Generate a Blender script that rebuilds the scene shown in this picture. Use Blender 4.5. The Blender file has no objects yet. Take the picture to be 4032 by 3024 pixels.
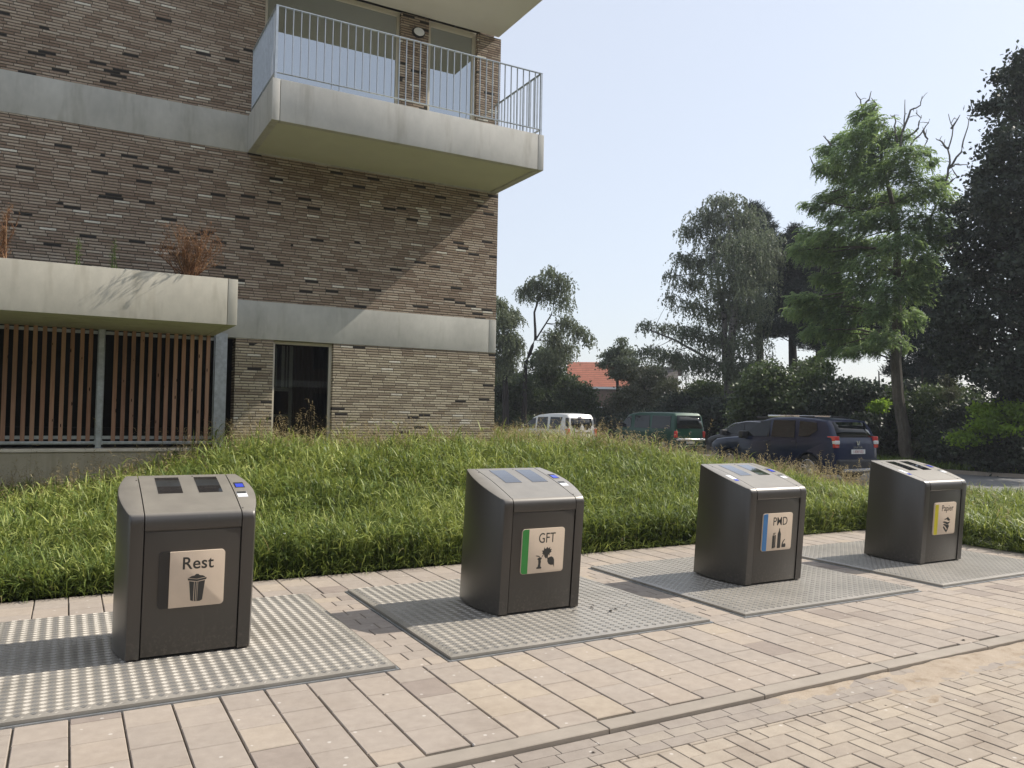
import bpy, bmesh, math, random
import numpy as np
from mathutils import Vector, Matrix
random.seed(7); rng = np.random.default_rng(11)
R = math.radians
scene = bpy.context.scene
col = scene.collection

# ------------------------------------------------------------ camera
F_PX, PITCH, ROLL, YAW = 3146.6, 0.0358, 0.0175, 0.5071
CX, CY, CZ = -2.2083, -4.7189, 1.6
_f = Vector((math.sin(YAW)*math.cos(PITCH), math.cos(YAW)*math.cos(PITCH), math.sin(PITCH)))
_r = Vector((math.cos(YAW), -math.sin(YAW), 0)); _u = _r.cross(_f)
CR = math.cos(ROLL)*_r + math.sin(ROLL)*_u
CU = -math.sin(ROLL)*_r + math.cos(ROLL)*_u
cam = bpy.data.objects.new('camera', bpy.data.cameras.new('camera'))
col.objects.link(cam); scene.camera = cam
cam.matrix_world = Matrix(((CR.x, CU.x, -_f.x, CX), (CR.y, CU.y, -_f.y, CY), (CR.z, CU.z, -_f.z, CZ), (0, 0, 0, 1)))
cam.data.sensor_width = 36; cam.data.lens = 36*F_PX/4032
cam.data.clip_start = 0.05; cam.data.clip_end = 2000

# ------------------------------------------------------------ sky, sun, exposure
SUN = Vector((1.05, -0.14, 1.0)).normalized()          # towards the sun
world = bpy.data.worlds.new('World'); scene.world = world; world.use_nodes = True
wn = world.node_tree; bg = wn.nodes['Background']
sky = wn.nodes.new('ShaderNodeTexSky'); sky.sky_type = 'NISHITA'; sky.sun_disc = False
sky.sun_elevation = math.asin(SUN.z); sky.sun_rotation = math.atan2(SUN.x, SUN.y)
sky.altitude = 0; sky.air_density = 1.2; sky.dust_density = 1.6; sky.ozone_density = 3.0
# thin summer haze whitens the whole sky evenly
hz = wn.nodes.new('ShaderNodeMix'); hz.data_type = 'RGBA'; hz.inputs[0].default_value = 0.60; hz.inputs[7].default_value = (6.5, 6.75, 7.3, 1)
wn.links.new(sky.outputs[0], hz.inputs[6]); wn.links.new(hz.outputs[2], bg.inputs[0]); bg.inputs[1].default_value = 0.115
sl = bpy.data.lights.new('sun', 'SUN'); sl.energy = 4.6; sl.angle = R(0.6); sl.color = (1, 0.93, 0.83)
so = bpy.data.objects.new('sun', sl); col.objects.link(so)
so.rotation_euler = (-SUN).to_track_quat('-Z', 'Y').to_euler(); so.location = (20, -10, 30)
scene.view_settings.view_transform = 'Standard'; scene.view_settings.look = 'None'
scene.view_settings.exposure = 0.36; scene.view_settings.gamma = 1

# ------------------------------------------------------------ helpers
def P(u, v, D):
    """world point at horizontal distance D seen at photo position (u, v)"""
    d = _f + CR*((u-2016)/F_PX) - CU*((v-1512)/F_PX)
    return Vector((CX, CY, CZ)) + d*(D/math.hypot(d.x, d.y))

def tag(o, label=None, cat=None, group=None, kind=None):
    if label: o['label'] = label
    if cat: o['category'] = cat
    if group: o['group'] = group
    if kind: o['kind'] = kind
    return o

def empty(name, loc=(0, 0, 0), rz=0, parent=None):
    o = bpy.data.objects.new(name, None); col.objects.link(o)
    o.location = loc; o.rotation_euler = (0, 0, rz); o.empty_display_size = .2
    if parent: o.parent = parent
    return o

def link(name, me, m=None, parent=None, loc=None, smooth=False):
    o = bpy.data.objects.new(name, me); col.objects.link(o)
    if m is not None: me.materials.append(m)
    if parent: o.parent = parent
    if loc is not None: o.location = loc
    if smooth: me.polygons.foreach_set('use_smooth', [True]*len(me.polygons))
    return o

def copy_tree(o, parent=None):
    c = o.copy(); col.objects.link(c); c.parent = parent
    for ch in [x for x in bpy.data.objects if x.parent == o]:
        copy_tree(ch, c)
    return c

class MB:
    """collects geometry, builds ONE mesh object"""
    def __init__(s): s.v = []; s.f = []; s.a = []; s.r = 0.5
    def add(s, vs, fs):
        n = len(s.v); s.v += [tuple(v) for v in vs]; s.f += [tuple(i+n for i in f) for f in fs]; s.a += [s.r]*len(fs); return s
    def box(s, x0, x1, y0, y1, z0, z1):
        return s.add([(x0,y0,z0),(x1,y0,z0),(x1,y1,z0),(x0,y1,z0),(x0,y0,z1),(x1,y0,z1),(x1,y1,z1),(x0,y1,z1)],
                     [(3,2,1,0),(4,5,6,7),(0,1,5,4),(1,2,6,5),(2,3,7,6),(3,0,4,7)])
    def tbox(s, x0, x1, y0, y1, z0, z1, b):
        """box with a chamfered top edge, no bottom"""
        zb = z1-b
        return s.add([(x0,y0,z0),(x1,y0,z0),(x1,y1,z0),(x0,y1,z0),(x0,y0,zb),(x1,y0,zb),(x1,y1,zb),(x0,y1,zb),
                      (x0+b,y0+b,z1),(x1-b,y0+b,z1),(x1-b,y1-b,z1),(x0+b,y1-b,z1)],
                     [(0,1,5,4),(1,2,6,5),(2,3,7,6),(3,0,4,7),(4,5,9,8),(5,6,10,9),(6,7,11,10),(7,4,8,11),(8,9,10,11)])
    def tube(s, pts, rad, n=6, cap=True):
        pts = [Vector(p) for p in pts]; base = len(s.v); k = len(pts)
        if not hasattr(rad, '__len__'): rad = [rad]*k
        for i, p in enumerate(pts):
            t = (pts[min(i+1, k-1)]-pts[max(i-1, 0)])
            t = t.normalized() if t.length > 1e-9 else Vector((0, 0, 1))
            a = t.cross(Vector((0, 0, 1))) if abs(t.z) < .95 else t.cross(Vector((1, 0, 0)))
            a.normalize(); b = t.cross(a)
            for j in range(n):
                th = 2*math.pi*j/n
                s.v.append(tuple(p+(a*math.cos(th)+b*math.sin(th))*rad[i]))
        for i in range(k-1):
            for j in range(n):
                s.f.append((base+i*n+j, base+i*n+(j+1) % n, base+(i+1)*n+(j+1) % n, base+(i+1)*n+j)); s.a.append(s.r)
        if cap:
            s.f.append(tuple(base+j for j in range(n))[::-1]); s.f.append(tuple(base+(k-1)*n+j for j in range(n))); s.a += [s.r]*2
        return s
    def prism(s, poly, axis, a, b):
        """polygon (2D) extruded along an axis from a to b"""
        n = len(poly)
        def mk(p, t): return {'x': (t, p[0], p[1]), 'y': (p[0], t, p[1]), 'z': (p[0], p[1], t)}[axis]
        return s.add([mk(p, a) for p in poly]+[mk(p, b) for p in poly],
                     [tuple(range(n))[::-1], tuple(range(n, 2*n))]+[(i, (i+1) % n, n+(i+1) % n, n+i) for i in range(n)])
    def cyl(s, c, ax, r, h, n=20, r2=None):
        c = Vector(c); ax = Vector(ax).normalized()
        return s.tube([c, c+ax*h], [r, r if r2 is None else r2], n)
    def build(s, name, m=None, parent=None, bevel=0, smooth=False, loc=None, seg=2, shear=0):
        me = bpy.data.meshes.new(name)
        vs = s.v if not shear else [(x, y-shear*z, z) for x, y, z in s.v]
        me.from_pydata(vs, [], s.f)
        at = me.attributes.new('rnd', 'FLOAT', 'FACE'); at.data.foreach_set('value', s.a)
        bm = bmesh.new(); bm.from_mesh(me)
        bmesh.ops.recalc_face_normals(bm, faces=bm.faces)
        if bevel:
            es = [e for e in bm.edges if len(e.link_faces) == 2 and e.calc_face_angle(0) > R(28)]
            bmesh.ops.bevel(bm, geom=es, offset=bevel, segments=seg, profile=.6, affect='EDGES', clamp_overlap=True)
        bm.to_mesh(me); bm.free()
        o = link(name, me, m, parent, loc)
        if smooth or bevel:
            me.polygons.foreach_set('use_smooth', [True]*len(me.polygons)); me.set_sharp_from_angle(angle=R(38))
        return o

def quad_mesh(name, V, rnd, m, parent=None):
    """V: (n,4,3) numpy quads"""
    V = np.ascontiguousarray(V, dtype=np.float32); n = len(V)
    me = bpy.data.meshes.new(name)
    me.vertices.add(n*4); me.vertices.foreach_set('co', V.ravel())
    me.loops.add(n*4); me.loops.foreach_set('vertex_index', np.arange(n*4, dtype=np.int32))
    me.polygons.add(n); me.polygons.foreach_set('loop_start', np.arange(0, n*4, 4, dtype=np.int32))
    me.update(calc_edges=True)
    at = me.attributes.new('rnd', 'FLOAT', 'FACE'); at.data.foreach_set('value', np.ascontiguousarray(rnd, dtype=np.float32))
    return link(name, me, m, parent)

def unit(a): return a/np.maximum(np.linalg.norm(a, axis=-1, keepdims=True), 1e-9)

# ------------------------------------------------------------ materials
class NT:
    def __init__(s, name):
        s.m = bpy.data.materials.new(name); s.m.use_nodes = True; s.t = s.m.node_tree; s.b = s.t.nodes['Principled BSDF']
        s.out = s.t.nodes['Material Output']
    def n(s, typ, **kw):
        nd = s.t.nodes.new('ShaderNode'+typ)
        for k, v in kw.items():
            if isinstance(k, str) and k.startswith('i_'):
                nd.inputs[int(k[2:]) if k[2:].isdigit() else k[2:]].default_value = v
            else: setattr(nd, k, v)
        return nd
    def l(s, a, b): s.t.links.new(a, b)
    def val(s, x, inp):
        if hasattr(x, 'links') or hasattr(x, 'is_linked'): s.l(x, inp)
        else: inp.default_value = x
    def math(s, op, a, b=0.0, c=0.0):
        nd = s.n('Math', operation=op); s.val(a, nd.inputs[0]); s.val(b, nd.inputs[1])
        if op in ('MULTIPLY_ADD', 'SMOOTH_MIN'): s.val(c, nd.inputs[2])
        return nd.outputs[0]
    def noise(s, scale, detail=4, rough=.55, vec=None, dist=0):
        nd = s.n('TexNoise'); nd.inputs['Scale'].default_value = scale; nd.inputs['Detail'].default_value = detail
        nd.inputs['Roughness'].default_value = rough; nd.inputs['Distortion'].default_value = dist
        if vec is not None: s.l(vec, nd.inputs['Vector'])
        return nd
    def ramp(s, fac, stops, interp='LINEAR'):
        nd = s.n('ValToRGB'); nd.color_ramp.interpolation = interp; s.l(fac, nd.inputs[0]); cr = nd.color_ramp
        while len(cr.elements) < len(stops): cr.elements.new(.5)
        for e, (p, c) in zip(cr.elements, stops):
            e.position = p; e.color = (*c, 1) if len(c) == 3 else c
        return nd.outputs[0]
    def mix(s, fac, a, b, mode='MIX'):
        nd = s.n('Mix', data_type='RGBA', blend_type=mode); s.val(fac, nd.inputs[0])
        for x, i in ((a, 6), (b, 7)):
            if isinstance(x, tuple): nd.inputs[i].default_value = (*x, 1)
            else: s.l(x, nd.inputs[i])
        return nd.outputs[2]
    def pos(s, scale=(1, 1, 1)):
        g = s.n('NewGeometry'); mp = s.n('Mapping'); mp.inputs['Scale'].default_value = scale
        s.l(g.outputs['Position'], mp.inputs[0]); return mp.outputs[0]
    def obj(s, scale=(1, 1, 1)):
        g = s.n('TexCoord'); mp = s.n('Mapping'); mp.inputs['Scale'].default_value = scale
        s.l(g.outputs['Object'], mp.inputs[0]); return mp.outputs[0]
    def bump(s, h, strength=.3, dist=.01):
        nd = s.n('Bump'); nd.inputs['Strength'].default_value = strength; nd.inputs['Distance'].default_value = dist
        s.l(h, nd.inputs['Height']); s.l(nd.outputs[0], s.b.inputs['Normal'])
    def set(s, color=None, rough=None, metal=None, spec=None, coat=None):
        for x, nme in ((color, 'Base Color'), (rough, 'Roughness'), (metal, 'Metallic'), (spec, 'Specular IOR Level'), (coat, 'Coat Weight')):
            if x is None: continue
            i = s.b.inputs[nme]
            if isinstance(x, tuple): i.default_value = (*x, 1)
            elif isinstance(x, (int, float)): i.default_value = x
            else: s.l(x, i)
        return s.m

def flat(name, c, rough=.6, metal=0, spec=.5, coat=0, var=.12, vs=6, bump=0, bs=80):
    t = NT(name); p = t.obj()
    nz = t.noise(vs, 5, .6, p)
    a = tuple(x*(1-var) for x in c); b = tuple(min(1, x*(1+var)) for x in c)
    cc = t.ramp(nz.outputs[0], [(.3, a), (.7, b)])
    t.set(cc, rough, metal, spec, coat)
    if bump:
        n2 = t.noise(bs, 3, .6, p); t.bump(n2.outputs[0], bump, .01)
    return t.m

def attr(t, name='rnd'):
    return t.n('Attribute', attribute_name=name).outputs['Fac']

def foliage(name, dark, mid, light, trans=.35, tcol=None, rough=.55, cs=.6, spec=.3):
    t = NT(name); a = attr(t); p = t.pos(); nz = t.noise(cs, 3, .6, p)
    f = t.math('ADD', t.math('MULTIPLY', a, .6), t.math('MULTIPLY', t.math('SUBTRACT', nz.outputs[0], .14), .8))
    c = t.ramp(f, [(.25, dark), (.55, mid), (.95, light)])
    t.set(c, rough, 0, spec)
    tr = t.n('BsdfTranslucent'); tc = t.mix(.5, c, tcol or light, 'MIX'); t.l(tc, tr.inputs[0])
    mx = t.n('MixShader'); mx.inputs[0].default_value = trans
    t.l(t.b.outputs[0], mx.inputs[1]); t.l(tr.outputs[0], mx.inputs[2]); t.l(mx.outputs[0], t.out.inputs[0])
    return t.m

def brick_mat():
    t = NT('brick'); g = t.n('NewGeometry'); sp = t.n('SeparateXYZ'); t.l(g.outputs['Position'], sp.inputs[0])
    H, W = .0455, .225
    wob = t.noise(1.1, 2, .5, t.pos()); x = t.math('ADD', sp.outputs[0], sp.outputs[1])
    z = t.math('ADD', sp.outputs[2], t.math('MULTIPLY', wob.outputs[0], .0012))
    zr = t.math('DIVIDE', z, H); row = t.math('FLOOR', zr); fz = t.math('SUBTRACT', zr, row)
    w1 = t.n('TexWhiteNoise', noise_dimensions='1D'); t.l(row, w1.inputs['W'])
    xr = t.math('ADD', t.math('DIVIDE', x, W), t.math('MULTIPLY', w1.outputs[0], 37.0))
    cl = t.math('FLOOR', xr); fx = t.math('SUBTRACT', xr, cl)
    cb = t.n('CombineXYZ'); t.l(cl, cb.inputs[0]); t.l(row, cb.inputs[1])
    w2 = t.n('TexWhiteNoise', noise_dimensions='3D'); t.l(cb.outputs[0], w2.inputs[0])
    r = w2.outputs[0]
    w3 = t.n('TexWhiteNoise', noise_dimensions='4D'); t.l(cb.outputs[0], w3.inputs[0]); w3.inputs['W'].default_value = 3.7
    # position of the brick itself drives how often black bricks come
    big = t.noise(.35, 2, .5, t.pos((1, 1, 1.6)))
    blackthr = t.math('MULTIPLY', t.math('SUBTRACT', big.outputs[0], .33), .20)
    zup = t.n('MapRange'); t.l(sp.outputs[2], zup.inputs[0]); zup.inputs[1].default_value = 2.4; zup.inputs[2].default_value = 3.6; zup.inputs[3].default_value = .45; zup.inputs[4].default_value = 1
    black = t.math('LESS_THAN', r, t.math('MULTIPLY', blackthr, zup.outputs[0]))
    pale = t.math('GREATER_THAN', r, .976)
    base = t.ramp(w3.outputs[0], [(0, (.175, .125, .095)), (.25, (.225, .168, .130)), (.55, (.270, .210, .166)), (.8, (.310, .250, .202)), (1, (.35, .295, .245))])
    low = t.n('MapRange'); t.l(sp.outputs[2], low.inputs[0]); low.inputs[1].default_value = 3.0; low.inputs[2].default_value = 2.5
    base = t.mix(low.outputs[0], base, t.ramp(w3.outputs[0], [(0, (.20, .16, .12)), (.3, (.28, .235, .18)), (.7, (.36, .31, .235)), (1, (.41, .36, .285))]))
    base = t.mix(pale, base, (.50, .465, .41))
    base = t.mix(black, base, (.028, .025, .024))
    dn = t.noise(28, 4, .65, t.pos((1, 1, 2.2)))
    base = t.mix(.8, base, t.ramp(dn.outputs[0], [(.25, (.62, .61, .6)), (.75, (1.25, 1.22, 1.2))]), 'MULTIPLY')
    ln = t.noise(.8, 3, .6, t.pos())
    base = t.mix(.7, base, t.ramp(ln.outputs[0], [(.3, (.80, .77, .75)), (.7, (1.12, 1.12, 1.12))]), 'MULTIPLY')
    ez = t.math('MINIMUM', fz, t.math('SUBTRACT', 1, fz)); ex = t.math('MINIMUM', fx, t.math('SUBTRACT', 1, fx))
    jn = t.noise(60, 3, .6, t.pos()); jit = t.math('MULTIPLY', t.math('SUBTRACT', jn.outputs[0], .5), .16)
    mz = t.n('MapRange'); t.l(t.math('ADD', ez, jit), mz.inputs[0]); mz.inputs[1].default_value = .05; mz.inputs[2].default_value = .25
    mx = t.n('MapRange'); t.l(t.math('ADD', ex, t.math('MULTIPLY', jit, .25)), mx.inputs[0]); mx.inputs[1].default_value = .006; mx.inputs[2].default_value = .030
    mask = t.math('MINIMUM', mz.outputs[0], mx.outputs[0])
    colr = t.mix(mask, (.050, .042, .035), base)
    colr = t.mix(1.0, colr, (1.56, 1.60, 1.55), 'MULTIPLY'); t.set(colr, .9, 0, .25)
    proud = t.math('MULTIPLY', r, .9)
    h = t.math('ADD', t.math('MULTIPLY', mask, t.math('ADD', proud, .7)), t.math('MULTIPLY', dn.outputs[0], .5))
    t.bump(h, .8, .008)
    return t.m

def concrete(name, c=(.42, .41, .37), var=.10, stains=True, scale=1.0):
    t = NT(name); p = t.pos((1, 1, .6)); a = t.noise(1.3*scale, 5, .6, p); b = t.noise(9*scale, 5, .65, p); d = t.noise(160, 2, .6, t.pos())
    c1 = t.ramp(a.outputs[0], [(.3, tuple(x*(1-var*1.5) for x in c)), (.7, tuple(x*(1+var) for x in c))])
    c2 = t.mix(.6, c1, t.ramp(b.outputs[0], [(.3, (.88, .88, .87)), (.7, (1.08, 1.07, 1.06))]), 'MULTIPLY')
    if stains:
        s_ = t.noise(1.6, 3, .7, t.pos((2.2, 2.2, .35)))
        c2 = t.mix(.8, c2, t.ramp(s_.outputs[0], [(.28, (.72, .70, .66)), (.47, (1, 1, 1))]), 'MULTIPLY')
    t.set(c2, .85, 0, .3); t.bump(t.math('ADD', b.outputs[0], t.math('MULTIPLY', d.outputs[0], .6)), .25, .004)
    return t.m

def paver(name, stops, vs=3.0, grain=(.86, 1.12), patch=.5):
    t = NT(name); a = attr(t); p = t.pos()
    n1 = t.noise(vs, 4, .6, p); n2 = t.noise(240, 3, .7, p); n3 = t.noise(14, 4, .6, p)
    c = t.ramp(a, stops)
    c = t.mix(patch, c, t.ramp(n1.outputs[0], [(.28, (.80, .77, .74)), (.5, (1, 1, 1)), (.72, (1.10, 1.08, 1.03))]), 'MULTIPLY')
    c = t.mix(.8, c, t.ramp(n3.outputs[0], [(.25, (.86, .85, .84)), (.7, (1.07, 1.07, 1.06))]), 'MULTIPLY')
    c = t.mix(.8, c, t.ramp(n2.outputs[0], [(.25, (grain[0],)*3), (.75, (grain[1],)*3)]), 'MULTIPLY')
    # scattered pale specks
    vo = t.n('TexVoronoi'); vo.inputs['Scale'].default_value = 9; t.l(p, vo.inputs['Vector'])
    sp = t.math('LESS_THAN', vo.outputs['Distance'], .085)
    c = t.mix(t.math('MULTIPLY', sp, .55), c, (.62, .58, .53))
    t.set(c, .88, 0, .3); t.bump(t.math('ADD', n2.outputs[0], n3.outputs[0]), .3, .003)
    return t.m

M = {}
M['brick'] = brick_mat()
M['band'] = concrete('band_concrete', (.50, .49, .445))
M['balc'] = concrete('balcony_concrete', (.56, .545, .50), .06)
M['planter'] = concrete('planter_concrete', (.54, .51, .43), .07)
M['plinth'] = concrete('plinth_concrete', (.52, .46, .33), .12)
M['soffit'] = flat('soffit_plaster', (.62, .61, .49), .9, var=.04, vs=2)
M['soffit_up'] = flat('white_plaster', (.66, .64, .58), .9, var=.04, vs=1.5)
M['galv'] = flat('galvanised_steel', (.46, .49, .51), .42, .75, var=.2, vs=14)
M['rail'] = flat('railing_steel', (.46, .50, .54), .45, .5, var=.1, vs=9)
M['frame'] = flat('cream_window_frame', (.60, .56, .46), .5, var=.03)
M['dark'] = flat('dark_interior', (.03, .028, .025), .9)
M['curtain'] = flat('curtain_cloth', (.10, .095, .085), .9, var=.2, vs=3)
M['black'] = flat('black_rubber', (.012, .012, .012), .6)
M['sand'] = None

def wood():
    t = NT('larch_slat'); a = attr(t); p = t.pos((14, 14, 1.1)); n1 = t.noise(2.2, 5, .65, p); n2 = t.noise(.9, 3, .5, t.pos((3, 3, .8)))
    c = t.ramp(t.math('ADD', t.math('MULTIPLY', n1.outputs[0], .7), t.math('MULTIPLY', a, .3)), [(.3, (.34, .165, .095)), (.5, (.50, .26, .155)), (.7, (.62, .36, .225))])
    c = t.mix(t.math('MULTIPLY', n2.outputs[0], .55), c, (.17, .14, .12))
    vo = t.n('TexVoronoi'); vo.inputs['Scale'].default_value = 1; t.l(t.pos((13, 1, 3.1)), vo.inputs['Vector'])
    c = t.mix(t.math('LESS_THAN', vo.outputs['Distance'], .10), c, (.035, .018, .012))
    t.set(c, .75, 0, .3); t.bump(n1.outputs[0], .2, .003); return t.m
M['wood'] = wood()

def bin_paint():
    t = NT('bronze_grey_paint'); p = t.obj(); n = t.noise(900, 1, .5, p); n2 = t.noise(2.5, 4, .6, p)
    c = t.ramp(n.outputs[0], [(.3, (.046, .041, .036)), (.7, (.066, .059, .052))])
    c = t.mix(.5, c, t.ramp(n2.outputs[0], [(.3, (.92, .91, .9)), (.7, (1.06, 1.06, 1.06))]), 'MULTIPLY')
    rr = t.n('MapRange'); t.l(n2.outputs[0], rr.inputs[0]); rr.inputs[3].default_value = .46; rr.inputs[4].default_value = .54
    # dried splash dirt close to the ground
    g = t.n('NewGeometry'); sp = t.n('SeparateXYZ'); t.l(g.outputs['Position'], sp.inputs[0]); zz = t.n('MapRange'); t.l(sp.outputs[2], zz.inputs[0]); zz.inputs[1].default_value = .26; zz.inputs[2].default_value = .03; zz.inputs[3].default_value = 0; zz.inputs[4].default_value = 1
    d1 = t.noise(38, 4, .75, p); d2 = t.ramp(d1.outputs[0], [(.50, (0, 0, 0)), (.68, (1, 1, 1))]); dm = t.math('MULTIPLY', t.math('MULTIPLY', zz.outputs[0], d2), .38)
    s3 = t.noise(3, 4, .7, t.obj((7, 7, .5))); st = t.ramp(s3.outputs[0], [(.60, (0, 0, 0)), (.78, (.22, .22, .22))]); dm = t.math('MAXIMUM', dm, t.math('MULTIPLY', st, .55))
    c = t.mix(dm, c, (.21, .18, .145))
    sn = t.n('SeparateXYZ'); t.l(g.outputs['Normal'], sn.inputs[0]); up_face = t.n('MapRange'); t.l(sn.outputs[2], up_face.inputs[0]); up_face.inputs[1].default_value = .55; up_face.inputs[2].default_value = .93; up_face.inputs[4].default_value = .52
    dn_ = t.noise(9, 4, .6, p); lit_top = t.math('MULTIPLY', up_face.outputs[0], t.math('ADD', .75, t.math('MULTIPLY', dn_.outputs[0], .5))); c = t.mix(lit_top, c, (.37, .335, .275)); dm = t.math('MINIMUM', t.math('ADD', dm, lit_top), .65)  # brightness of the lit bin tops painted into the upward faces
    rgh = t.math('ADD', rr.outputs[0], t.math('MULTIPLY', dm, .4))
    t.set(c, rgh, t.math('SUBTRACT', .70, dm), .6, 1.0); t.b.inputs['Coat Roughness'].default_value = .34; t.b.inputs['Coat IOR'].default_value = 1.5
    return t.m
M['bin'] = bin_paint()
M['seam'] = flat('seam_black', (.01, .01, .01), .8)
M['sign'] = flat('sign_beige', (.66, .54, .42), .45, var=.05, vs=9)
M['ink'] = flat('sign_ink', (.035, .035, .032), .5)
for k_, c_ in dict(green=(.035, .26, .05), blue=(.05, .20, .45), yellow=(.62, .54, .03), dark_s=(.022, .021, .02)).items():
    M[k_] = flat('stripe_'+k_, c_, .4, var=.04)
M['solar'] = None

def solar():
    t = NT('solar_cell'); tc = t.obj(); sp = t.n('SeparateXYZ'); t.l(tc, sp.inputs[0])
    fr = t.math('FRACT', t.math('MULTIPLY', sp.outputs[0], 26)); ln = t.math('LESS_THAN', fr, .06)
    c = t.mix(ln, (.014, .014, .016), (.035, .035, .035)); t.set(c, .06, 0, .9, 1.0); t.b.inputs['Coat Roughness'].default_value = .02; return t.m
M['solar'] = solar()
M['lcd'] = flat('display_blue', (.05, .08, .55), .2); M['white'] = flat('white_label', (.75, .76, .78), .4, var=.03)
M['alu'] = None

def alu():
    t = NT('chequer_aluminium'); p = t.pos(); n = t.noise(2.2, 4, .6, p); n2 = t.noise(120, 3, .6, p)
    c = t.ramp(n.outputs[0], [(.3, (.275, .255, .22)), (.7, (.375, .345, .30))])
    c = t.mix(.6, c, t.ramp(n2.outputs[0], [(.3, (.85, .85, .85)), (.7, (1.08, 1.08, 1.08))]), 'MULTIPLY')
    t.set(c, .42, .2, .8); return t.m
M['alu'] = alu()

def glass(name, tint=(.02, .025, .025), refl=.55, rough=.01):
    """window pane: dark room behind, strong mirror of the sky"""
    t = NT(name); t.set(tint, rough, 0, .35 if name == 'car_glass' else .5, 0 if name == 'car_glass' else .3); t.b.inputs['Coat Roughness'].default_value = rough
    gl = t.n('BsdfGlossy'); gl.inputs['Roughness'].default_value = rough; gl.inputs['Color'].default_value = (.74, .79, .83, 1)
    mx = t.n('MixShader'); mx.inputs[0].default_value = refl
    t.l(t.b.outputs[0], mx.inputs[1]); t.l(gl.outputs[0], mx.inputs[2]); t.l(mx.outputs[0], t.out.inputs[0]); return t.m
M['pane'] = glass('coated_pane', refl=.52)

def clear_glass(name, tint=(.7, .75, .75), refl=.22):
    t = NT(name); tr = t.n('BsdfTransparent'); tr.inputs[0].default_value = (*tint, 1); gl = t.n('BsdfGlossy'); gl.inputs['Roughness'].default_value = .01
    fr = t.n('Fresnel'); fr.inputs[0].default_value = 1.5
    mx = t.n('MixShader'); t.l(t.math('ADD', fr.outputs[0], refl), mx.inputs[0])
    t.l(tr.outputs[0], mx.inputs[1]); t.l(gl.outputs[0], mx.inputs[2]); t.l(mx.outputs[0], t.out.inputs[0]); return t.m
M['pane_clear'] = clear_glass('ground_floor_pane', (.6, .62, .6), .015)
M['carglass'] = glass('car_glass', (.006, .008, .009), .0, .02)

# ------------------------------------------------------------ grounds
WP, PP, DP = 2.2079, 2.5854, 2.163      # plate width, pitch, depth
M['ground'] = flat('rough_grass_ground', (.055, .075, .025), .95, var=.3, vs=.6)
g = MB(); g.add([(-150, -120, -.5), (260, -120, -.5), (260, 300, -.5), (-150, 300, -.5)], [(0, 1, 2, 3)])
tag(g.build('ground', M['ground']), kind='structure')

def sand_mat(name='joint_sand', c=(.25, .205, .15)):
    t = NT(name); p = t.pos(); n = t.noise(3, 4, .6, p); n2 = t.noise(150, 3, .7, p)
    cc = t.ramp(n.outputs[0], [(.3, tuple(x*.45 for x in c)), (.7, tuple(x*.8 for x in c))])
    cc = t.mix(.8, cc, t.ramp(n2.outputs[0], [(.3, (.7, .7, .7)), (.7, (1.15, 1.15, 1.15))]), 'MULTIPLY')
    t.set(cc, .95, 0, .2); t.bump(n2.outputs[0], .4, .004); return t.m
M['joint'] = sand_mat('joint_sand', (.19, .165, .13))
M['walk'] = paver('sidewalk_paver', [(0, (.275, .230, .198)), (.12, (.318, .274, .234)), (.5, (.350, .302, .258)), (.8, (.365, .309, .256)), (.93, (.375, .319, .262)), (1, (.385, .325, .258))], 1.4)
M['roadp'] = paver('road_paver', [(0, (.325, .276, .228)), (.5, (.352, .302, .247)), (1, (.385, .330, .266))], 2.0, (.8, 1.2), .7)
M['gutp'] = paver('gutter_paver', [(0, (.285, .246, .213)), (.5, (.305, .266, .230)), (1, (.33, .287, .24))], 1.6)
M['kerb'] = concrete('kerb_stone', (.325, .285, .240), .10, False)

XL, XR = -8.0, 7.98
PLATES = [(k*PP, k*PP+WP) for k in (-2, -1, 0, 1, 2)]
def over_plate(x0, x1, y0, y1):
    return any(x0 < b-.01 and x1 > a+.01 and y0 < DP-.01 and y1 > .01 for a, b in PLATES)

# sidewalk bed + stones
w = MB(); w.r = .5
w.box(XL, XR+.1, -1.245, 2.95, -.14, -.012)
bed = w.build('sidewalk_bed', M['joint'])
s = MB(); J = .004
cw, cl = .2425, .283
nc = int((XR-XL)/cw)
for i in range(nc+1):
    x0 = XL+i*cw+.03
    if x0 > XR-.05: break
    off = 0 if i % 2 == 0 else cl*.5
    off += random.uniform(-.03, .03)
    y = -1.245-random.choice((0, .0))-off
    while y < 2.95:
        y0, y1 = max(y, -1.243), min(y+cl, 2.93)
        y += cl
        if y1-y0 < .03: continue
        segs = [(y0, y1)]
        for a, b in ((PLATES[0][0], PLATES[-1][1]),):
            if x0+cw > a and x0 < b:   # cut stones at the plates
                ns = []
                for q0, q1 in segs:
                    if q1 <= -.024 or q0 >= DP+.024: ns.append((q0, q1)); continue
                    if x0 >= a-.0 and x0+cw <= b+.0 or True:
                        if q0 < -.024: ns.append((q0, -.024))
                        if q1 > DP+.024: ns.append((DP+.024, q1))
                        # leftover strips beside the plate
                        m0, m1 = max(q0, -.024), min(q1, DP+.024)
                        if a-x0 > .03 and x0 < a and a < -4: ns.append((m0, m1, x0, a-.024))
                        if x0+cw-b > .03 and b > 7: ns.append((m0, m1, b+.024, x0+cw))
                segs = ns
        for sg in segs:
            q0, q1 = sg[0], sg[1]; xa, xb = (sg[2], sg[3]) if len(sg) > 2 else (x0, x0+cw)
            
            if q1-q0 < .02 or xb-xa < .02: continue
            s.r = min(1, max(0, random.gauss(.5, .26)))
            dz = random.uniform(-.0015, .0015); jx = random.uniform(0, .003)
            s.tbox(xa+J+jx, min(xb, XR)-J*.8, q0+J*.7, q1-J*.7, -.05, dz, .004)
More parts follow.
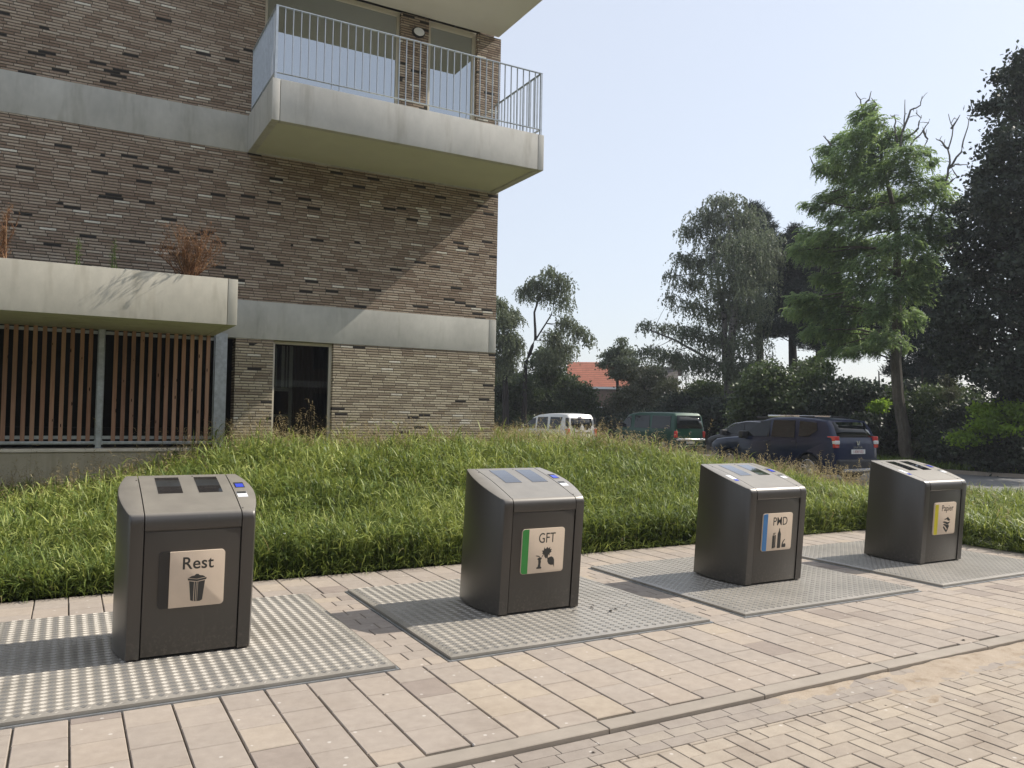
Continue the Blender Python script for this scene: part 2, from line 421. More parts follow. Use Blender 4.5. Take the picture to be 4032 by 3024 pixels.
for _, bb in PLATES[:-1]:        # bond of small stones between the plates
    xa, xb = bb+.024, bb+PP-WP-.024; y = -.022; i = 0
    while y < DP+.02:
        y1 = min(y+.158, DP+.022); cut = xa+(xb-xa)*(.36 if i % 2 else .64)
        for q0, q1 in ((xa, cut), (cut, xb)):
            s.r = min(1, max(0, random.gauss(.5, .26))); s.tbox(q0+.003, q1-.003, y+.003, y1-.003, -.05, random.uniform(-.0015, .0015), .0035)
        y = y1; i += 1
sw = s.build('sidewalk', M['walk']); tag(sw, kind='structure')
bed.parent = sw
# kerb
k = MB(); x = XL+.56
k.r = .5
xs = [XL]+[x+1.1*i for i in range(20)]
for a, b in zip(xs[:-1], xs[1:]):
    if a > 10: break
    k.tbox(a+.004, b-.004, -1.362, -1.250, -.2, random.uniform(-.001, .001), .004)
tag(k.build('kerb', M['kerb']), kind='structure')
# gutter rows and herringbone road
RZ = -.022
b_ = MB(); b_.box(XL-2, 14, -9.5, -1.364, -.25, RZ-.012); 
gb = MB()
for row, (ya, yb) in enumerate(((-1.368, -1.458), (-1.458, -1.548), (-1.548, -1.636))):
    x = XL-random.random()*.2
    while x < 13:
        gb.r = random.random(); gb.tbox(x+.0018, x+.2182, yb+.0018, ya-.0018, -.08, RZ+random.uniform(-.0008, .0008)-.002, .002); x += .22
gut = gb.build('gutter', M['gutp']); tag(gut, kind='structure')
hb = MB(); L2, W2, q = .212, .106, .003
for i in range(-60, 150):
    for j in range(-60, 60):
        for kind in (0, 1):
            # herringbone lattice: each step (W2,W2), rows offset by (2*W2,-2*W2)
            bx = i*W2*1.0 + j*2*W2; by = i*W2*1.0 - j*2*W2
            if kind == 0: x0, x1, y0, y1 = bx, bx+L2, by, by+W2
            else: x0, x1, y0, y1 = bx, bx+W2, by+W2, by+W2+L2
            y0 -= 4; y1 -= 4
            if x1 < -4.2 or x0 > 12 or y1 < -7.5 or y0 > -1.642: continue
            y1c = min(y1, -1.642)
            if y1c-y0 < .015: continue
            hb.r = random.random(); hb.tbox(x0+q, x1-q, y0+q, y1c-q*.6, -.08, RZ+random.uniform(-.0018, .0018), .0035)
rd = hb.build('road', M['roadp']); tag(rd, kind='structure')
rb = b_.build('road_bed', sand_mat('road_joint', (.30, .25, .19))); rb.parent = rd

# loose sand swept against the kerb
def sand_patch():
    nx, ny = 160, 22; x0, x1, y0, y1 = 1.2, 9.5, -2.05, -1.366
    V = []; Fc = []
    import mathutils.noise as mn
    for i in range(nx):
        for j in range(ny):
            x = x0+(x1-x0)*i/(nx-1); y = y0+(y1-y0)*j/(ny-1)
            e = min(1, (x-x0)/1.2); d = (y-y0)/(y1-y0)
            h = mn.noise(Vector((x*1.6, y*4, 0)))*.5+mn.noise(Vector((x*6, y*12, 3)))*.25+mn.noise(Vector((x*22, y*30, 5)))*.12
            h += mn.noise(Vector((x*9, y*14, 9)))*.35; z = RZ-.009+.013*e*(d**.9)+h*.019-.004*(1-d)
            V.append((x, y, z))
    for i in range(nx-1):
        for j in range(ny-1):
            a = i*ny+j; Fc.append((a, a+ny, a+ny+1, a+1))
    o = MB().add(V, Fc).build('sand', None, smooth=True)
    t = NT('loose_sand'); n = t.noise(5, 5, .7, t.pos()); n2 = t.noise(170, 3, .7, t.pos())
    c = t.ramp(n.outputs[0], [(.30, (.25, .19, .13)), (.5, (.39, .32, .245)), (.7, (.43, .36, .285))]); c = t.mix(.8, c, t.ramp(n2.outputs[0], [(.3, (.8, .8, .8)), (.7, (1.1, 1.1, 1.1))]), 'MULTIPLY')
    t.set(c, .95, 0, .2); t.bump(t.math('ADD', n.outputs[0], n2.outputs[0]), .6, .006); o.data.materials.append(t.m)
    tag(o, 'loose pale sand swept along the kerb on the paved road', 'sand', kind='stuff')
sand_patch()

# asphalt street behind the lawn
def sz(x, y): return -.01 - .19*min(1, max(0, (y-12)/12))
def grid_mesh(name, poly_fn, x0, x1, y0, y1, nx, ny, zf, m):
    b = MB(); idx = {}
    V = []
    for i in range(nx+1):
        for j in range(ny+1):
            x = x0+(x1-x0)*i/nx; y = y0+(y1-y0)*j/ny; V.append((x, y, zf(x, y)))
    Fc = []
    for i in range(nx):
        for j in range(ny):
            xm = x0+(x1-x0)*(i+.5)/nx; ym = y0+(y1-y0)*(j+.5)/ny
            if poly_fn(xm, ym):
                a = i*(ny+1)+j; Fc.append((a, a+ny+1, a+ny+2, a+1))
    b.add(V, Fc); return b.build(name, m, smooth=True)
def redge(y):
    pts = [(-40, 22.6), (4, 22.2), (8.1, 21.6), (10.5, 21.05), (11.8, 20.2), (12.8, 19.6), (14.2, 20.6), (15.2, 24.2), (60, 24.2)]
    for (a, xa), (b, xb) in zip(pts[:-1], pts[1:]):
        if a <= y <= b: return xa+(xb-xa)*(y-a)/(b-a)
    return 24.2
def asphalt():
    t = NT('asphalt'); p = t.pos(); n = t.noise(.5, 4, .6, p); n2 = t.noise(90, 3, .7, p)
    c = t.ramp(n.outputs[0], [(.3, (.135, .135, .135)), (.7, (.185, .182, .175))]); c = t.mix(.8, c, t.ramp(n2.outputs[0], [(.3, (.75, .75, .75)), (.7, (1.2, 1.2, 1.2))]), 'MULTIPLY')
    t.set(c, .9, 0, .3); t.bump(n2.outputs[0], .4, .005); return t.m
M['asphalt'] = asphalt()
ys = [-20+i*1.0 for i in range(76)]
sb = MB(); V = []; Fc = []
for y in ys: V += [(13.0, y, sz(0, y)), (17.5, y, sz(0, y)), (redge(y), y, sz(0, y))]
for i in range(len(ys)-1):
    a = i*3; Fc += [(a, a+1, a+4, a+3), (a+1, a+2, a+5, a+4)]
tag(sb.add(V, Fc).build('street', M['asphalt']), kind='structure')
kb = MB(); kys = [-20+i*.5 for i in range(140)]
for y0, y1 in zip(kys[:-1], kys[1:]):
    a, b = redge(y0), redge(y1); z0, z1 = sz(0, y0), sz(0, y1)
    kb.add([(a, y0, z0-.1), (a+.15, y0, z0-.1), (a+.15, y0, z0+.11), (a, y0, z0+.11), (b, y1, z1-.1), (b+.15, y1, z1-.1), (b+.15, y1, z1+.11), (b, y1, z1+.11)],
           [(0, 3, 7, 4), (3, 2, 6, 7), (2, 1, 5, 6)])
tag(kb.build('street_kerb', M['kerb']), kind='structure')
vb = MB(); V = []; Fc = []
for y in kys: V += [(redge(y)+.152, y, sz(0, y)+.09), (redge(y)+1.5, y, sz(0, y)+.14), (60, y, .2)]
for i in range(len(kys)-1):
    a = i*3; Fc += [(a, a+1, a+4, a+3), (a+1, a+2, a+5, a+4)]
tag(vb.add(V, Fc).build('verge', M['ground']), kind='structure')

# lawn terrain
def sstep(a, b, x): t = min(1, max(0, (x-a)/(b-a))); return t*t*(3-2*t)
def lawn_z(x, y):
    if x > 7.99: e = min(x-7.98, 1.5+max(0, y-1)) if y < 2.93 else 1.5+(y-2.93)
    else: e = y-2.93
    e = max(0, e)
    r = .02+.34*sstep(.1, 3.2, e)*(.02+.98*sstep(-2.9, .8, x))
    r *= 1-.85*sstep(6.0, 9.5, x)
    return r
lw = MB(); V = []; Fc = []
gx = [-10+.25*i for i in range(94)]; gy = [-9.5+.25*j for j in range(170)]
gy = [y for y in gy if y < 32]
nyy = len(gy)
for x in gx:
    for y in gy: V.append((x, y, lawn_z(x, y)-.005))
for i in range(len(gx)-1):
    for j in range(nyy-1):
        xm, ym = gx[i]+.125, gy[j]+.125
        if xm < 8.0 and ym < 2.93: continue
        if ym > 9.3 and xm < 4.9: continue
        a = i*nyy+j; Fc.append((a, a+nyy, a+nyy+1, a+1))
M['soil'] = flat('lawn_soil', (.045, .06, .018), .95, var=.35, vs=3)
tag(lw.add(V, Fc).build('lawn', M['soil']), kind='structure')

# ------------------------------------------------------------ grass
M['grass'] = foliage('grass_blade', (.020, .042, .010), (.130, .190, .042), (.46, .49, .15), .30, (.42, .48, .08), .5, .9)
M['seed'] = foliage('grass_seedhead', (.16, .12, .06), (.33, .26, .14), (.50, .42, .24), .35, (.40, .30, .12), .7, 1.2)

def blades(base, az, length, width, rise, droop, nseg=3):
    """curved blades. base (n,3); az heading; rise initial elevation angle; droop how far it bends"""
    n = len(base); h = np.stack([np.cos(az), np.sin(az), np.zeros(n)], 1); side = np.stack([-np.sin(az), np.cos(az), np.zeros(n)], 1)
    ts = np.linspace(0, 1, nseg+1); P_ = [base]; ang = rise.copy()
    for k in range(nseg):
        st = (length/nseg)[:, None]
        P_.append(P_[-1]+st*(h*np.cos(ang)[:, None]+np.array([0, 0, 1])*np.sin(ang)[:, None])); ang = ang-droop/nseg
    out = []
    tw = rng.uniform(-.6, .6, n)[:, None]
    sd = side*np.cos(tw)+np.array([0, 0, 1])*np.sin(tw)
    for k in range(nseg):
        wa = (width*(1-.85*ts[k]**1.5))[:, None]*.5; wb = (width*(1-.85*ts[k+1]**1.5))[:, None]*.5
        if k == 0: wa = wa*.6
        out.append(np.stack([P_[k]-sd*wa, P_[k]+sd*wa, P_[k+1]+sd*wb, P_[k+1]-sd*wb], 1))
    return np.concatenate(out, 0)

def hgt(x, y):
    """height of the sward"""
    e = np.where(y < 2.93, x-7.98, y-2.93) if True else 0
    e = np.where((x > 7.98) & (y > 2.93), np.maximum(x-7.98, y-2.93), e)
    h = .36+.30*np.clip(e/2.6, 0, 1)
    h = h*(1-.50*np.clip((-x-.2)/2.0, 0, 1))
    h = h*(1-.66*np.clip((x-7.0)/3.0, 0, 1))
    h += .10*np.sin(x*1.7+np.sin(y*1.3)*2)*np.sin(y*2.1+x*.6)*np.clip(e, 0, 1)
    return np.maximum(h, .16)
lz = np.vectorize(lawn_z)

def scatter(n, x0, x1, y0, y1, maskf):
    x = rng.uniform(x0, x1, n); y = rng.uniform(y0, y1, n); m = maskf(x, y); return x[m], y[m]
def lawn_mask(x, y):
    m = ~((x < 8.0) & (y < 2.94)); m &= ~((y > 8.88) & (x < 5.03)); m &= ~((y > 8.72) & (x < .2)); m &= (x < 13.0)
    return m
def inview(x, y, marg=1.0):
    d0 = x-CX; d1 = y-CY; fw = d0*math.sin(YAW)+d1*math.cos(YAW); rt = d0*math.cos(YAW)-d1*math.sin(YAW)
    return (np.abs(rt) < fw*.66+marg) & (fw > 0)

VV = []; RR = []
def add_plants(n, x0, x1, y0, y1, per, lw_, wid):
    x, y = scatter(n, x0, x1, y0, y1, lambda a, b: lawn_mask(a, b) & inview(a, b, 1.6))
    n = len(x); H = hgt(x, y)*rng.uniform(.55, 1.22, n)*(1+.25*(rng.random(n) > .93)); z = lz(x, y)
    # stems
    az = rng.uniform(0, 2*np.pi, n); lean = rng.uniform(.0, .35, n)
    base = np.stack([x, y, z], 1)
    VV.append(blades(base, az, H, np.full(n, .005), np.pi/2-lean*.4, lean*1.4, 2)); RR.append(np.tile(rng.uniform(0, .5, n), 2))
    dirh = np.stack([np.cos(az), np.sin(az)], 1)
    for k in range(per):
        t = rng.uniform(.12, .98, n) if k else rng.uniform(.7, 1, n)
        off = (H*t*np.sin(lean*.7)*t)
        b = np.stack([x+dirh[:, 0]*off, y+dirh[:, 1]*off, z+H*t*.93], 1)
        a2 = rng.uniform(0, 2*np.pi, n); L = lw_*rng.uniform(.55, 1.3, n)
        rise = rng.uniform(.5, 1.5, n); dr = rng.uniform(.4, 2.3, n)
        VV.append(blades(b, a2, L, wid*rng.uniform(.6, 1.3, n), rise, dr, 3))
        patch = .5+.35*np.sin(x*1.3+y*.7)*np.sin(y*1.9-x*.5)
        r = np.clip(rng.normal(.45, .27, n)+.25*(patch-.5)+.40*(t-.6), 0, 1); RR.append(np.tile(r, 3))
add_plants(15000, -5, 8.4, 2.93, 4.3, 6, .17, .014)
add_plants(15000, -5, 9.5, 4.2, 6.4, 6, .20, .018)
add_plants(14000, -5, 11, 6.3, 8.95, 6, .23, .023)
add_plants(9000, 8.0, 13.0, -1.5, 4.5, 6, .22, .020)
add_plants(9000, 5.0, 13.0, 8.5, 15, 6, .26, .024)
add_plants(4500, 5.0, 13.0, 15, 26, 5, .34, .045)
# fringe hanging over the edge of the paving
x = np.concatenate([rng.uniform(-5, 8, 2600), np.full(1300, 8.0)]); y = np.concatenate([np.full(2600, 2.96)+rng.uniform(-.03, .1, 2600), rng.uniform(-1.5, 3, 1300)])
n = len(x); az = np.where(np.arange(n) < 2600, -np.pi/2, np.pi)+rng.normal(0, .9, n)
VV.append(blades(np.stack([x, y, np.full(n, .0)], 1), az, rng.uniform(.1, .3, n), rng.uniform(.006, .012, n), rng.uniform(.4, 1.3, n), rng.uniform(.6, 1.7, n), 3)); RR.append(np.tile(rng.uniform(.1, .8, n), 3))
# broad leaved weeds mixed in
nw = 420; x, y = scatter(nw*2, -5, 12.5, 2.95, 8.7, lawn_mask); nw = len(x); z = lz(x, y); hh = hgt(x, y)
for k in range(11):
    tt = rng.uniform(.15, 1.0, nw); bz = z+hh*tt*.95
    VV.append(blades(np.stack([x+rng.normal(0, .03, nw), y+rng.normal(0, .03, nw), bz], 1), rng.uniform(0, 6.28, nw), rng.uniform(.07, .17, nw), rng.uniform(.03, .055, nw), rng.uniform(.2, 1.1, nw), rng.uniform(.5, 1.8, nw), 3)); RR.append(np.tile(np.clip(rng.normal(.35, .2, nw)+.3*(tt-.5), 0, 1), 3))
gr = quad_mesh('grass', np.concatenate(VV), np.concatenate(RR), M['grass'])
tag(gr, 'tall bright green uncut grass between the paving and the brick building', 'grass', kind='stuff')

# seed heads
VV = []; RR = []
def seeds(n, x0, x1, y0, y1, hm, hs, size=1.0, extra=lambda x, y: np.zeros_like(x)):
    x, y = scatter(n, x0, x1, y0, y1, lambda a, b: lawn_mask(a, b) & inview(a, b, 1.2)); n = len(x)
    H = hgt(x, y)+rng.normal(hm, hs, n)+extra(x, y); H = np.maximum(H, .15); z = lz(x, y); az = rng.uniform(0, 2*np.pi, n); lean = rng.uniform(.05, .5, n)
    VV.append(blades(np.stack([x, y, z], 1), az, H, np.full(n, .004*size), np.pi/2-.2*lean, lean, 3)); RR.append(np.tile(rng.uniform(0, .4, n), 3))
    h2 = np.stack([np.cos(az), np.sin(az)], 1)
    a1 = np.pi/2-.2*lean; tx = np.zeros(n); tz = np.zeros(n); ang = a1.copy()
    for k in range(3): tx += H/3*np.cos(ang); tz += H/3*np.sin(ang); ang -= lean/3
    for k in range(7):
        t = k/6; d = .14*size*t
        b = np.stack([x+h2[:, 0]*(tx-d*.35), y+h2[:, 1]*(tx-d*.35), z+tz-d], 1)
        VV.append(blades(b, rng.uniform(0, 2*np.pi, n), rng.uniform(.03, .075, n)*size, rng.uniform(.006, .011, n)*size, rng.uniform(-.2, 1.1, n), rng.uniform(.6, 1.8, n), 2)); RR.append(np.tile(rng.uniform(.2, 1, n), 2))
seeds(2200, -5, 5, 6.8, 8.9, .16, .12, 1.1)
seeds(6500, 4.5, 12.5, 6.0, 14, .13, .11, 1.35)
seeds(1500, 5, 13, 13, 22, .12, .08, 1.9)
seeds(700, 7, 12.9, 1, 9, .12, .12, 1.2)
seeds(500, -5, 8, 3.2, 6.8, .0, .08, .9)
seeds(260, -4.5, .6, 7.8, 8.7, .30, .18, 1.3)
seeds(150, .5, 5, 8.0, 8.9, .30, .16, 1.3)
seeds(900, 5.5, 12.6, 5.5, 9.5, .26, .14, 1.3)
x, y = scatter(5200, -5, 12.8, 2.95, 9, lambda a, b: lawn_mask(a, b) & inview(a, b, 1)); n = len(x)
VV.append(blades(np.stack([x, y, lz(x, y)+hgt(x, y)*rng.uniform(.1, .8, n)], 1), rng.uniform(0, 6.28, n), rng.uniform(.12, .3, n), rng.uniform(.004, .009, n), rng.uniform(.1, 1.5, n), rng.uniform(.2, 2, n), 3)); RR.append(np.tile(rng.uniform(.3, 1, n), 3))
sd = quad_mesh('seed_grass', np.concatenate(VV), np.concatenate(RR), M['seed'])
tag(sd, 'brownish grass seed heads standing above the green sward', 'grass', kind='stuff')
# tiny white clover flowers
VV = []
x, y = scatter(120, -4, 8, 3.1, 6, lawn_mask); n = len(x); z = lz(x, y)+hgt(x, y)*rng.uniform(.5, 1, n)
for k in range(2): VV.append(blades(np.stack([x, y, z], 1), rng.uniform(0, 6.28, n)+k*1.6, np.full(n, .022), np.full(n, .02), np.full(n, .3), np.full(n, .4), 1))
tag(quad_mesh('clover_flower', np.concatenate(VV), np.zeros(n*2), M['white']), 'tiny white clover flowers dotted through the tall grass', 'flowers', kind='stuff')

# verge grass beyond the street
M['grass_far'] = foliage('verge_grass', (.03, .055, .012), (.07, .12, .022), (.15, .22, .04), .35, (.2, .3, .04), .6, .5)
VV = []; RR = []
n = 16000; y = rng.uniform(-6, 22, n); x = np.array([redge(a) for a in y])+.16+np.abs(rng.normal(0, 3.4, n))
VV.append(blades(np.stack([x, y, np.full(n, .1)], 1), rng.uniform(0, 6.28, n), rng.uniform(.12, .3, n), rng.uniform(.03, .05, n), rng.uniform(.8, 1.5, n), rng.uniform(.3, 1.5, n), 2)); RR.append(np.tile(rng.uniform(0, 1, n), 2))
tag(quad_mesh('grass', np.concatenate(VV), np.concatenate(RR), M['grass_far']), 'short grass on the verge under the trees across the street', 'grass', kind='stuff')

# ------------------------------------------------------------ apartment building
YB, XB = 8.964, 5.012
ZLT, ZLB, ZUT, ZUB = 3.391, 2.749, 6.4755, 5.8495
bld = empty('apartment_building', (0, YB, 0)); tag(bld, 'brown brick apartment building with concrete bands, planter and balcony', 'building')
bld_loc = (0, -YB, 0)   # parts are written in world coordinates
def bpart(mb, name, m, parent=None, **kw):
    return mb.build(name, m, parent or bld, loc=bld_loc if parent is None else None, **kw)
T = .30; WL = -12.0
def slab(mb, x0, x1, z0, z1, y0=YB, y1=YB+T): mb.box(x0, x1, y0, y1, z0, z1)
wl = MB()
slab(wl, .18, .79, -.3, ZLB); slab(wl, 1.82, XB, -.3, ZLB)           # ground floor piers
slab(wl, .79, 1.82, -.3, .55)
slab(wl, WL, XB, ZLT, ZUB)                                             # first floor
slab(wl, WL, .50, ZUT, 15.4); slab(wl, 2.93, 3.48, ZUT, 8.93); slab(wl, 4.50, XB, ZUT, 8.93)
slab(wl, .50, 2.93, ZUT-.02, ZUT+.03); slab(wl, 3.48, 4.50, ZUT-.02, ZUT+.03)
slab(wl, .50, XB, 9.55, 15.4)
wl.box(XB-T, XB, YB+T, 20, -.3, 15.4)                                  # gable side
wl.box(WL, XB-T, 19.7, 20, -.3, 15.4); wl.box(WL, WL+T, YB+T, 19.7, -.3, 15.4)
bpart(wl, 'wall', M['brick'])
rf = MB().box(WL, XB, YB, 20, 15.4, 15.55); bpart(rf, 'roof', M['band'])
# dark interior box
it = MB(); it.box(WL+T, XB-T-.01, YB+3.2, YB+3.25, -.2, 12.3); it.box(WL+T, XB-T-.01, YB+T+.01, YB+3.2, .15, .2)
it.box(WL+T, XB-T-.01, YB+T+.01, YB+3.2, 3.0, 3.05); it.box(WL+T, XB-T-.01, YB+T+.01, YB+3.2, 6.3, 6.35); it.box(.35, .4, YB+T+.01, YB+3.2, .2, 3); it.box(2.3, 2.35, YB+T+.01, YB+3.2, .2, 3)
it.box(WL+T, XB-T-.01, YB+T+.01, YB+3.2, 9.0, 9.05)
bpart(it, 'interior', M['dark'])
for nm, x0, x1, z0, z1 in (('lower', -.5, XB, ZLB, ZLT), ('upper', WL, XB, ZUB, ZUT)):
    b = MB(); y1 = YB+T
    segs = [(x0, XB-.155), (XB-.147, XB+.004)] if nm == 'lower' else [(x0, XB+.003)]
    for a, c in segs: b.box(a, c, YB-.006, y1+.002, z0+.004, z1-.004)
    o = bpart(b, 'concrete_band', M['band'], bevel=.004)
b = MB().box(.18, XB-.15, YB-.0, YB+.05, ZLB-.004, ZLB+.006)

def balcony(name, z0, z1, full=True, lab=None):
    XL_, XR_, YF = .276, 4.954, 7.169; th = .115
    b = MB()
    b.box(XL_+th+.008, XR_-th-.008, YF, YF+th, z0, z1)
    o = bpart(b, name, M['balc'], bevel=.006)
    if lab: o['label'] = lab
    MB().box(XL_, XL_+th, YF, YB-.009, z0, z1).build('side_panel', M['balc'], o, bevel=.006)
    MB().box(XR_-th, XR_, YF, YB-.009, z0, z1).build('side_panel', M['balc'], o, bevel=.006)
    b = MB(); b.box(XL_+th+.004, XR_-th-.004, YF+th+.004, YB-.004, z0+.035, z0+.2)
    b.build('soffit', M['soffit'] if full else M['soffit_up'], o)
    return o
balcony('balcony', ZUB, ZUT, lab='concrete balcony with steel railing above the window')
# the balcony above (only its underside shows)
b = MB().box(.276, 4.954, 7.169, YB-.01, 8.95, 9.55); o = bpart(b, 'balcony', M['soffit_up'], bevel=.006)
b = MB().box(.276, 4.954, 7.169, YB-.01, 12.02, 12.65); bpart(b, 'balcony', M['soffit_up'], bevel=.006)
# railing
rl = MB(); xl, xr, yf = .276+.05, 4.954-.05, 7.169+.045; zb, zt = ZUT+.10, ZUT+1.10
rl.box(xl-.02, xr+.02, yf-.02, yf+.02, zt, zt+.012); rl.box(xl-.02, xr+.02, yf-.02, yf+.02, zb, zb+.010)
for sx in (xl, xr):
    rl.box(sx-.02, sx+.02, yf+.02, YB-.02, zt, zt+.012); rl.box(sx-.02, sx+.02, yf+.02, YB-.02, zb, zb+.010)
nb = 38
for i in range(nb+1):
    xx = xl+(xr-xl)*i/nb; dn = zb if i % 9 not in (7, 8) and i not in (0, nb) else ZUT-.02
    rl.box(xx-.005, xx+.005, yf-.015, yf+.015, dn, zt)
    if i in (0, nb): rl.box(xx-.018, xx+.018, yf-.018, yf+.018, ZUT-.02, zt)
for sx in (xl, xr):
    m_ = 14
    for i in range(1, m_+1):
        yy = yf+(YB-.04-yf)*i/m_; rl.box(sx-.015, sx+.015, yy-.005, yy+.005, ZUT-.02 if i % 7 == 0 else zb, zt)
bpart(rl, 'railing', M['rail'])
# small drain spout under the left railing end
# upper windows
def window(x0, x1, z0, z1, yg, fw=.06, pane=M['pane'], curtain=False, head=None):
    f = MB(); d0, d1 = yg-.02, yg+.06
    f.box(x0, x0+fw, d0, d1, z0, z1); f.box(x1-fw, x1, d0, d1, z0, z1)
    f.box(x0+fw, x1-fw, d0, d1, z1-fw, z1); f.box(x0+fw, x1-fw, d0, d1, z0, z0+fw)
    fr = bpart(f, 'window', M['frame'], bevel=.004)
    p = MB().box(x0+fw, x1-fw, yg+.01, yg+.03, z0+fw, z1-fw); p.build('pane', pane, fr)
    return fr
window(.50, 2.93, ZUT+.03, 8.93, YB+.10, .055); window(3.48, 4.50, ZUT+.03, 8.93, YB+.10, .075)
lt = MB().box(.50, 4.5, YB+.06, YB+.11, 8.935, 8.95); bpart(lt, 'lintel', M['frame'])
w0 = window(.79, 1.82, .55, ZLB-.004, YB+.12, .05, M['pane_clear'])
c = MB()
for i in range(40):
    xa = 1.19+i*.0145; yy = YB+.42+.02*math.sin(i*1.1); c.add([(xa, yy, .3), (xa+.0145, YB+.42+.02*math.sin((i+1)*1.1), .3), (xa+.0145, YB+.42+.02*math.sin((i+1)*1.1), 2.72), (xa, yy, 2.72)], [(0, 1, 2, 3)])
c.build('curtain', flat('brown_curtain', (.02, .017, .014), .9), w0, smooth=True)
c = MB(); c.box(.85, 1.17, YB+.20, YB+.21, 1.90, 1.96); c.box(.88, .90, YB+.2, YB+.21, 1.96, 2.68); c.box(.98, 1.03, YB+.2, YB+.21, 1.96, 2.68); c.box(1.06, 1.08, YB+.2, YB+.21, 1.96, 2.68); c.box(1.11, 1.17, YB+.2, YB+.21, .9, 2.68); c.box(.85, 1.11, YB+.2, YB+.21, 1.46, 1.50)
c.build('pane_reflection', flat('pale_reflection', (.75, .72, .66), .7), w0)  # pale bars imitate the reflection of the opposite facade in this pane
# bulkhead lamp
wlm = MB()
pts = [(3.262+.125*math.cos(a)*(1 if abs(math.cos(a)) < .8 else 1.0), 8.62+.095*math.sin(a)) for a in [2*math.pi*i/28 for i in range(28)]]
wlm.prism(pts, 'y', YB-.05, YB-.001); lo = bpart(wlm, 'wall_lamp', M['black'], bevel=.01)
pts = [(3.262+.104*math.cos(a), 8.62+.074*math.sin(a)) for a in [2*math.pi*i/28 for i in range(28)]]
MB().prism(pts, 'y', YB-.078, YB-.049).build('lamp_glass', M['white'], lo, bevel=.014)
# planter
YP, XP = 6.8667, -.1785
pb = MB(); pb.box(WL, XP-.135, YP, YP+.12, ZLB, ZLT); pb.box(WL, XP-.135, YP+.12, YB-.01, ZLB, ZLB+.12)
pl = bpart(pb, 'planter_box', M['planter'], bevel=.006)
MB().box(XP-.128, XP, YP+.001, YB-.01, ZLB, ZLT).build('end_panel', M['planter'], pl, bevel=.006)
MB().box(WL, XP-.14, YP+.125, YB-.012, ZLB+.13, ZLT-.06).build('planter_soil', M['soil'], pl)
# plinth
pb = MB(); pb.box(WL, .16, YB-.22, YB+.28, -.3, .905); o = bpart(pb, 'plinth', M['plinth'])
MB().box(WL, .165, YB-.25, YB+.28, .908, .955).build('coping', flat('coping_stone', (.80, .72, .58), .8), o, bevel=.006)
# slat screens
SY = YB-.10
def screen(x0, x1, lab):
    f = MB(); f.box(x0, x1, SY-.02, SY+.03, 2.775, 2.835); f.box(x0, x1, SY-.03, SY+.03, 1.015, 1.06); f.box(x0, x0+.012, SY-.02, SY+.03, 1.061, 2.774); f.box(x1-.012, x1, SY-.02, SY+.03, 1.061, 2.774)
    fo = bpart(f, 'slat_screen', M['galv'], bevel=.002); fo['label'] = lab
    sl_ = MB(); nn = int((x1-x0-.05)/.121); xx = x1-.10
    while xx > x0+.04:
        sl_.r = random.random(); t_ = random.uniform(-.004, .004)
        sl_.box(xx-.028+t_, xx+.028+t_, SY-.026, SY+.022, 1.062, 2.80); xx -= .1205
    sl_.build('slats', M['wood'], fo)
    MB().box(x0, x1, SY+.031, SY+.05, 1.09, 1.14).build('rear_rail', M['galv'], fo); MB().box(x0, x1, SY+.031, SY+.05, 2.68, 2.73).build('rear_rail', M['galv'], fo)
screen(-1.745, -.16, 'right-hand timber slat screen beside the brick pier'); screen(-3.5, -1.825, 'left-hand timber slat screen'); screen(-5.3, -3.58, 'timber slat screen beyond the frame')
for px_ in (-1.785, -3.54):
    p_ = MB(); p_.box(px_-.038, px_+.038, SY-.045, SY-.035, .956, 2.84); p_.box(px_-.005, px_+.005, SY-.035, SY+.03, .956, 2.84); p_.box(px_-.06, px_+.06, SY-.05, SY+.03, .957, .967)
    p_.box(px_-.06, px_-.04, SY-.05, SY-.03, 1.01, 1.07); p_.box(px_+.04, px_+.06, SY-.05, SY-.03, 1.01, 1.07)
    bpart(p_, 'post', M['galv'])
p_ = MB(); p_.box(-.155, -.075, SY-.045, SY-.035, .956, 2.84); p_.box(-.066, .03, SY-.03, SY-.02, .956, 2.80); p_.box(-.075, -.066, SY-.045, SY+.1, .956, 2.84)
bpart(p_, 'post', M['galv'])
# inside of the car park: floor edge and a beam
ib = MB(); ib.box(WL+T, .15, YB+2.6, YB+2.8, .2, 1.2); bpart(ib, 'car_park_wall', M['dark'])

# ------------------------------------------------------------ buildings across the road, behind the camera (seen only as reflections)
def opposite(x0, x1, y, h, lab, dk):
    r_ = empty('apartment_building', (x0, y, 0)); tag(r_, lab, 'building')
    MB().box(0, x1-x0, -10, 0, -.5, h).build('wall', dk, r_)
    b_ = MB()
    for lv in range(1, int(h/3)): b_.box(0, x1-x0, .002, .06, lv*3-.2, lv*3+.15)
    b_.build('floor_bands', M['band'], r_)
_t = NT('opposite_brick'); _g = _t.n('SeparateXYZ'); _t.l(_t.pos(), _g.inputs[0])
_mx = _t.math('LESS_THAN', _t.math('FRACT', _t.math('DIVIDE', _g.outputs[0], 3.2)), .45); _mz = _t.math('LESS_THAN', _t.math('ABSOLUTE', _t.math('SUBTRACT', _t.math('FRACT', _t.math('DIVIDE', _g.outputs[2], 3.0)), .55)), .27)
opp = _t.set(_t.mix(_t.math('MULTIPLY', _mx, _mz), (.11, .08, .06), (.02, .025, .03)), .8, 0, .3)
opposite(-45, -4, -21, 12, 'dark brick apartment block across the road behind the viewer, left part', opp)
opposite(1, 75, -21, 12, 'long dark brick apartment block across the road behind the viewer', opp)

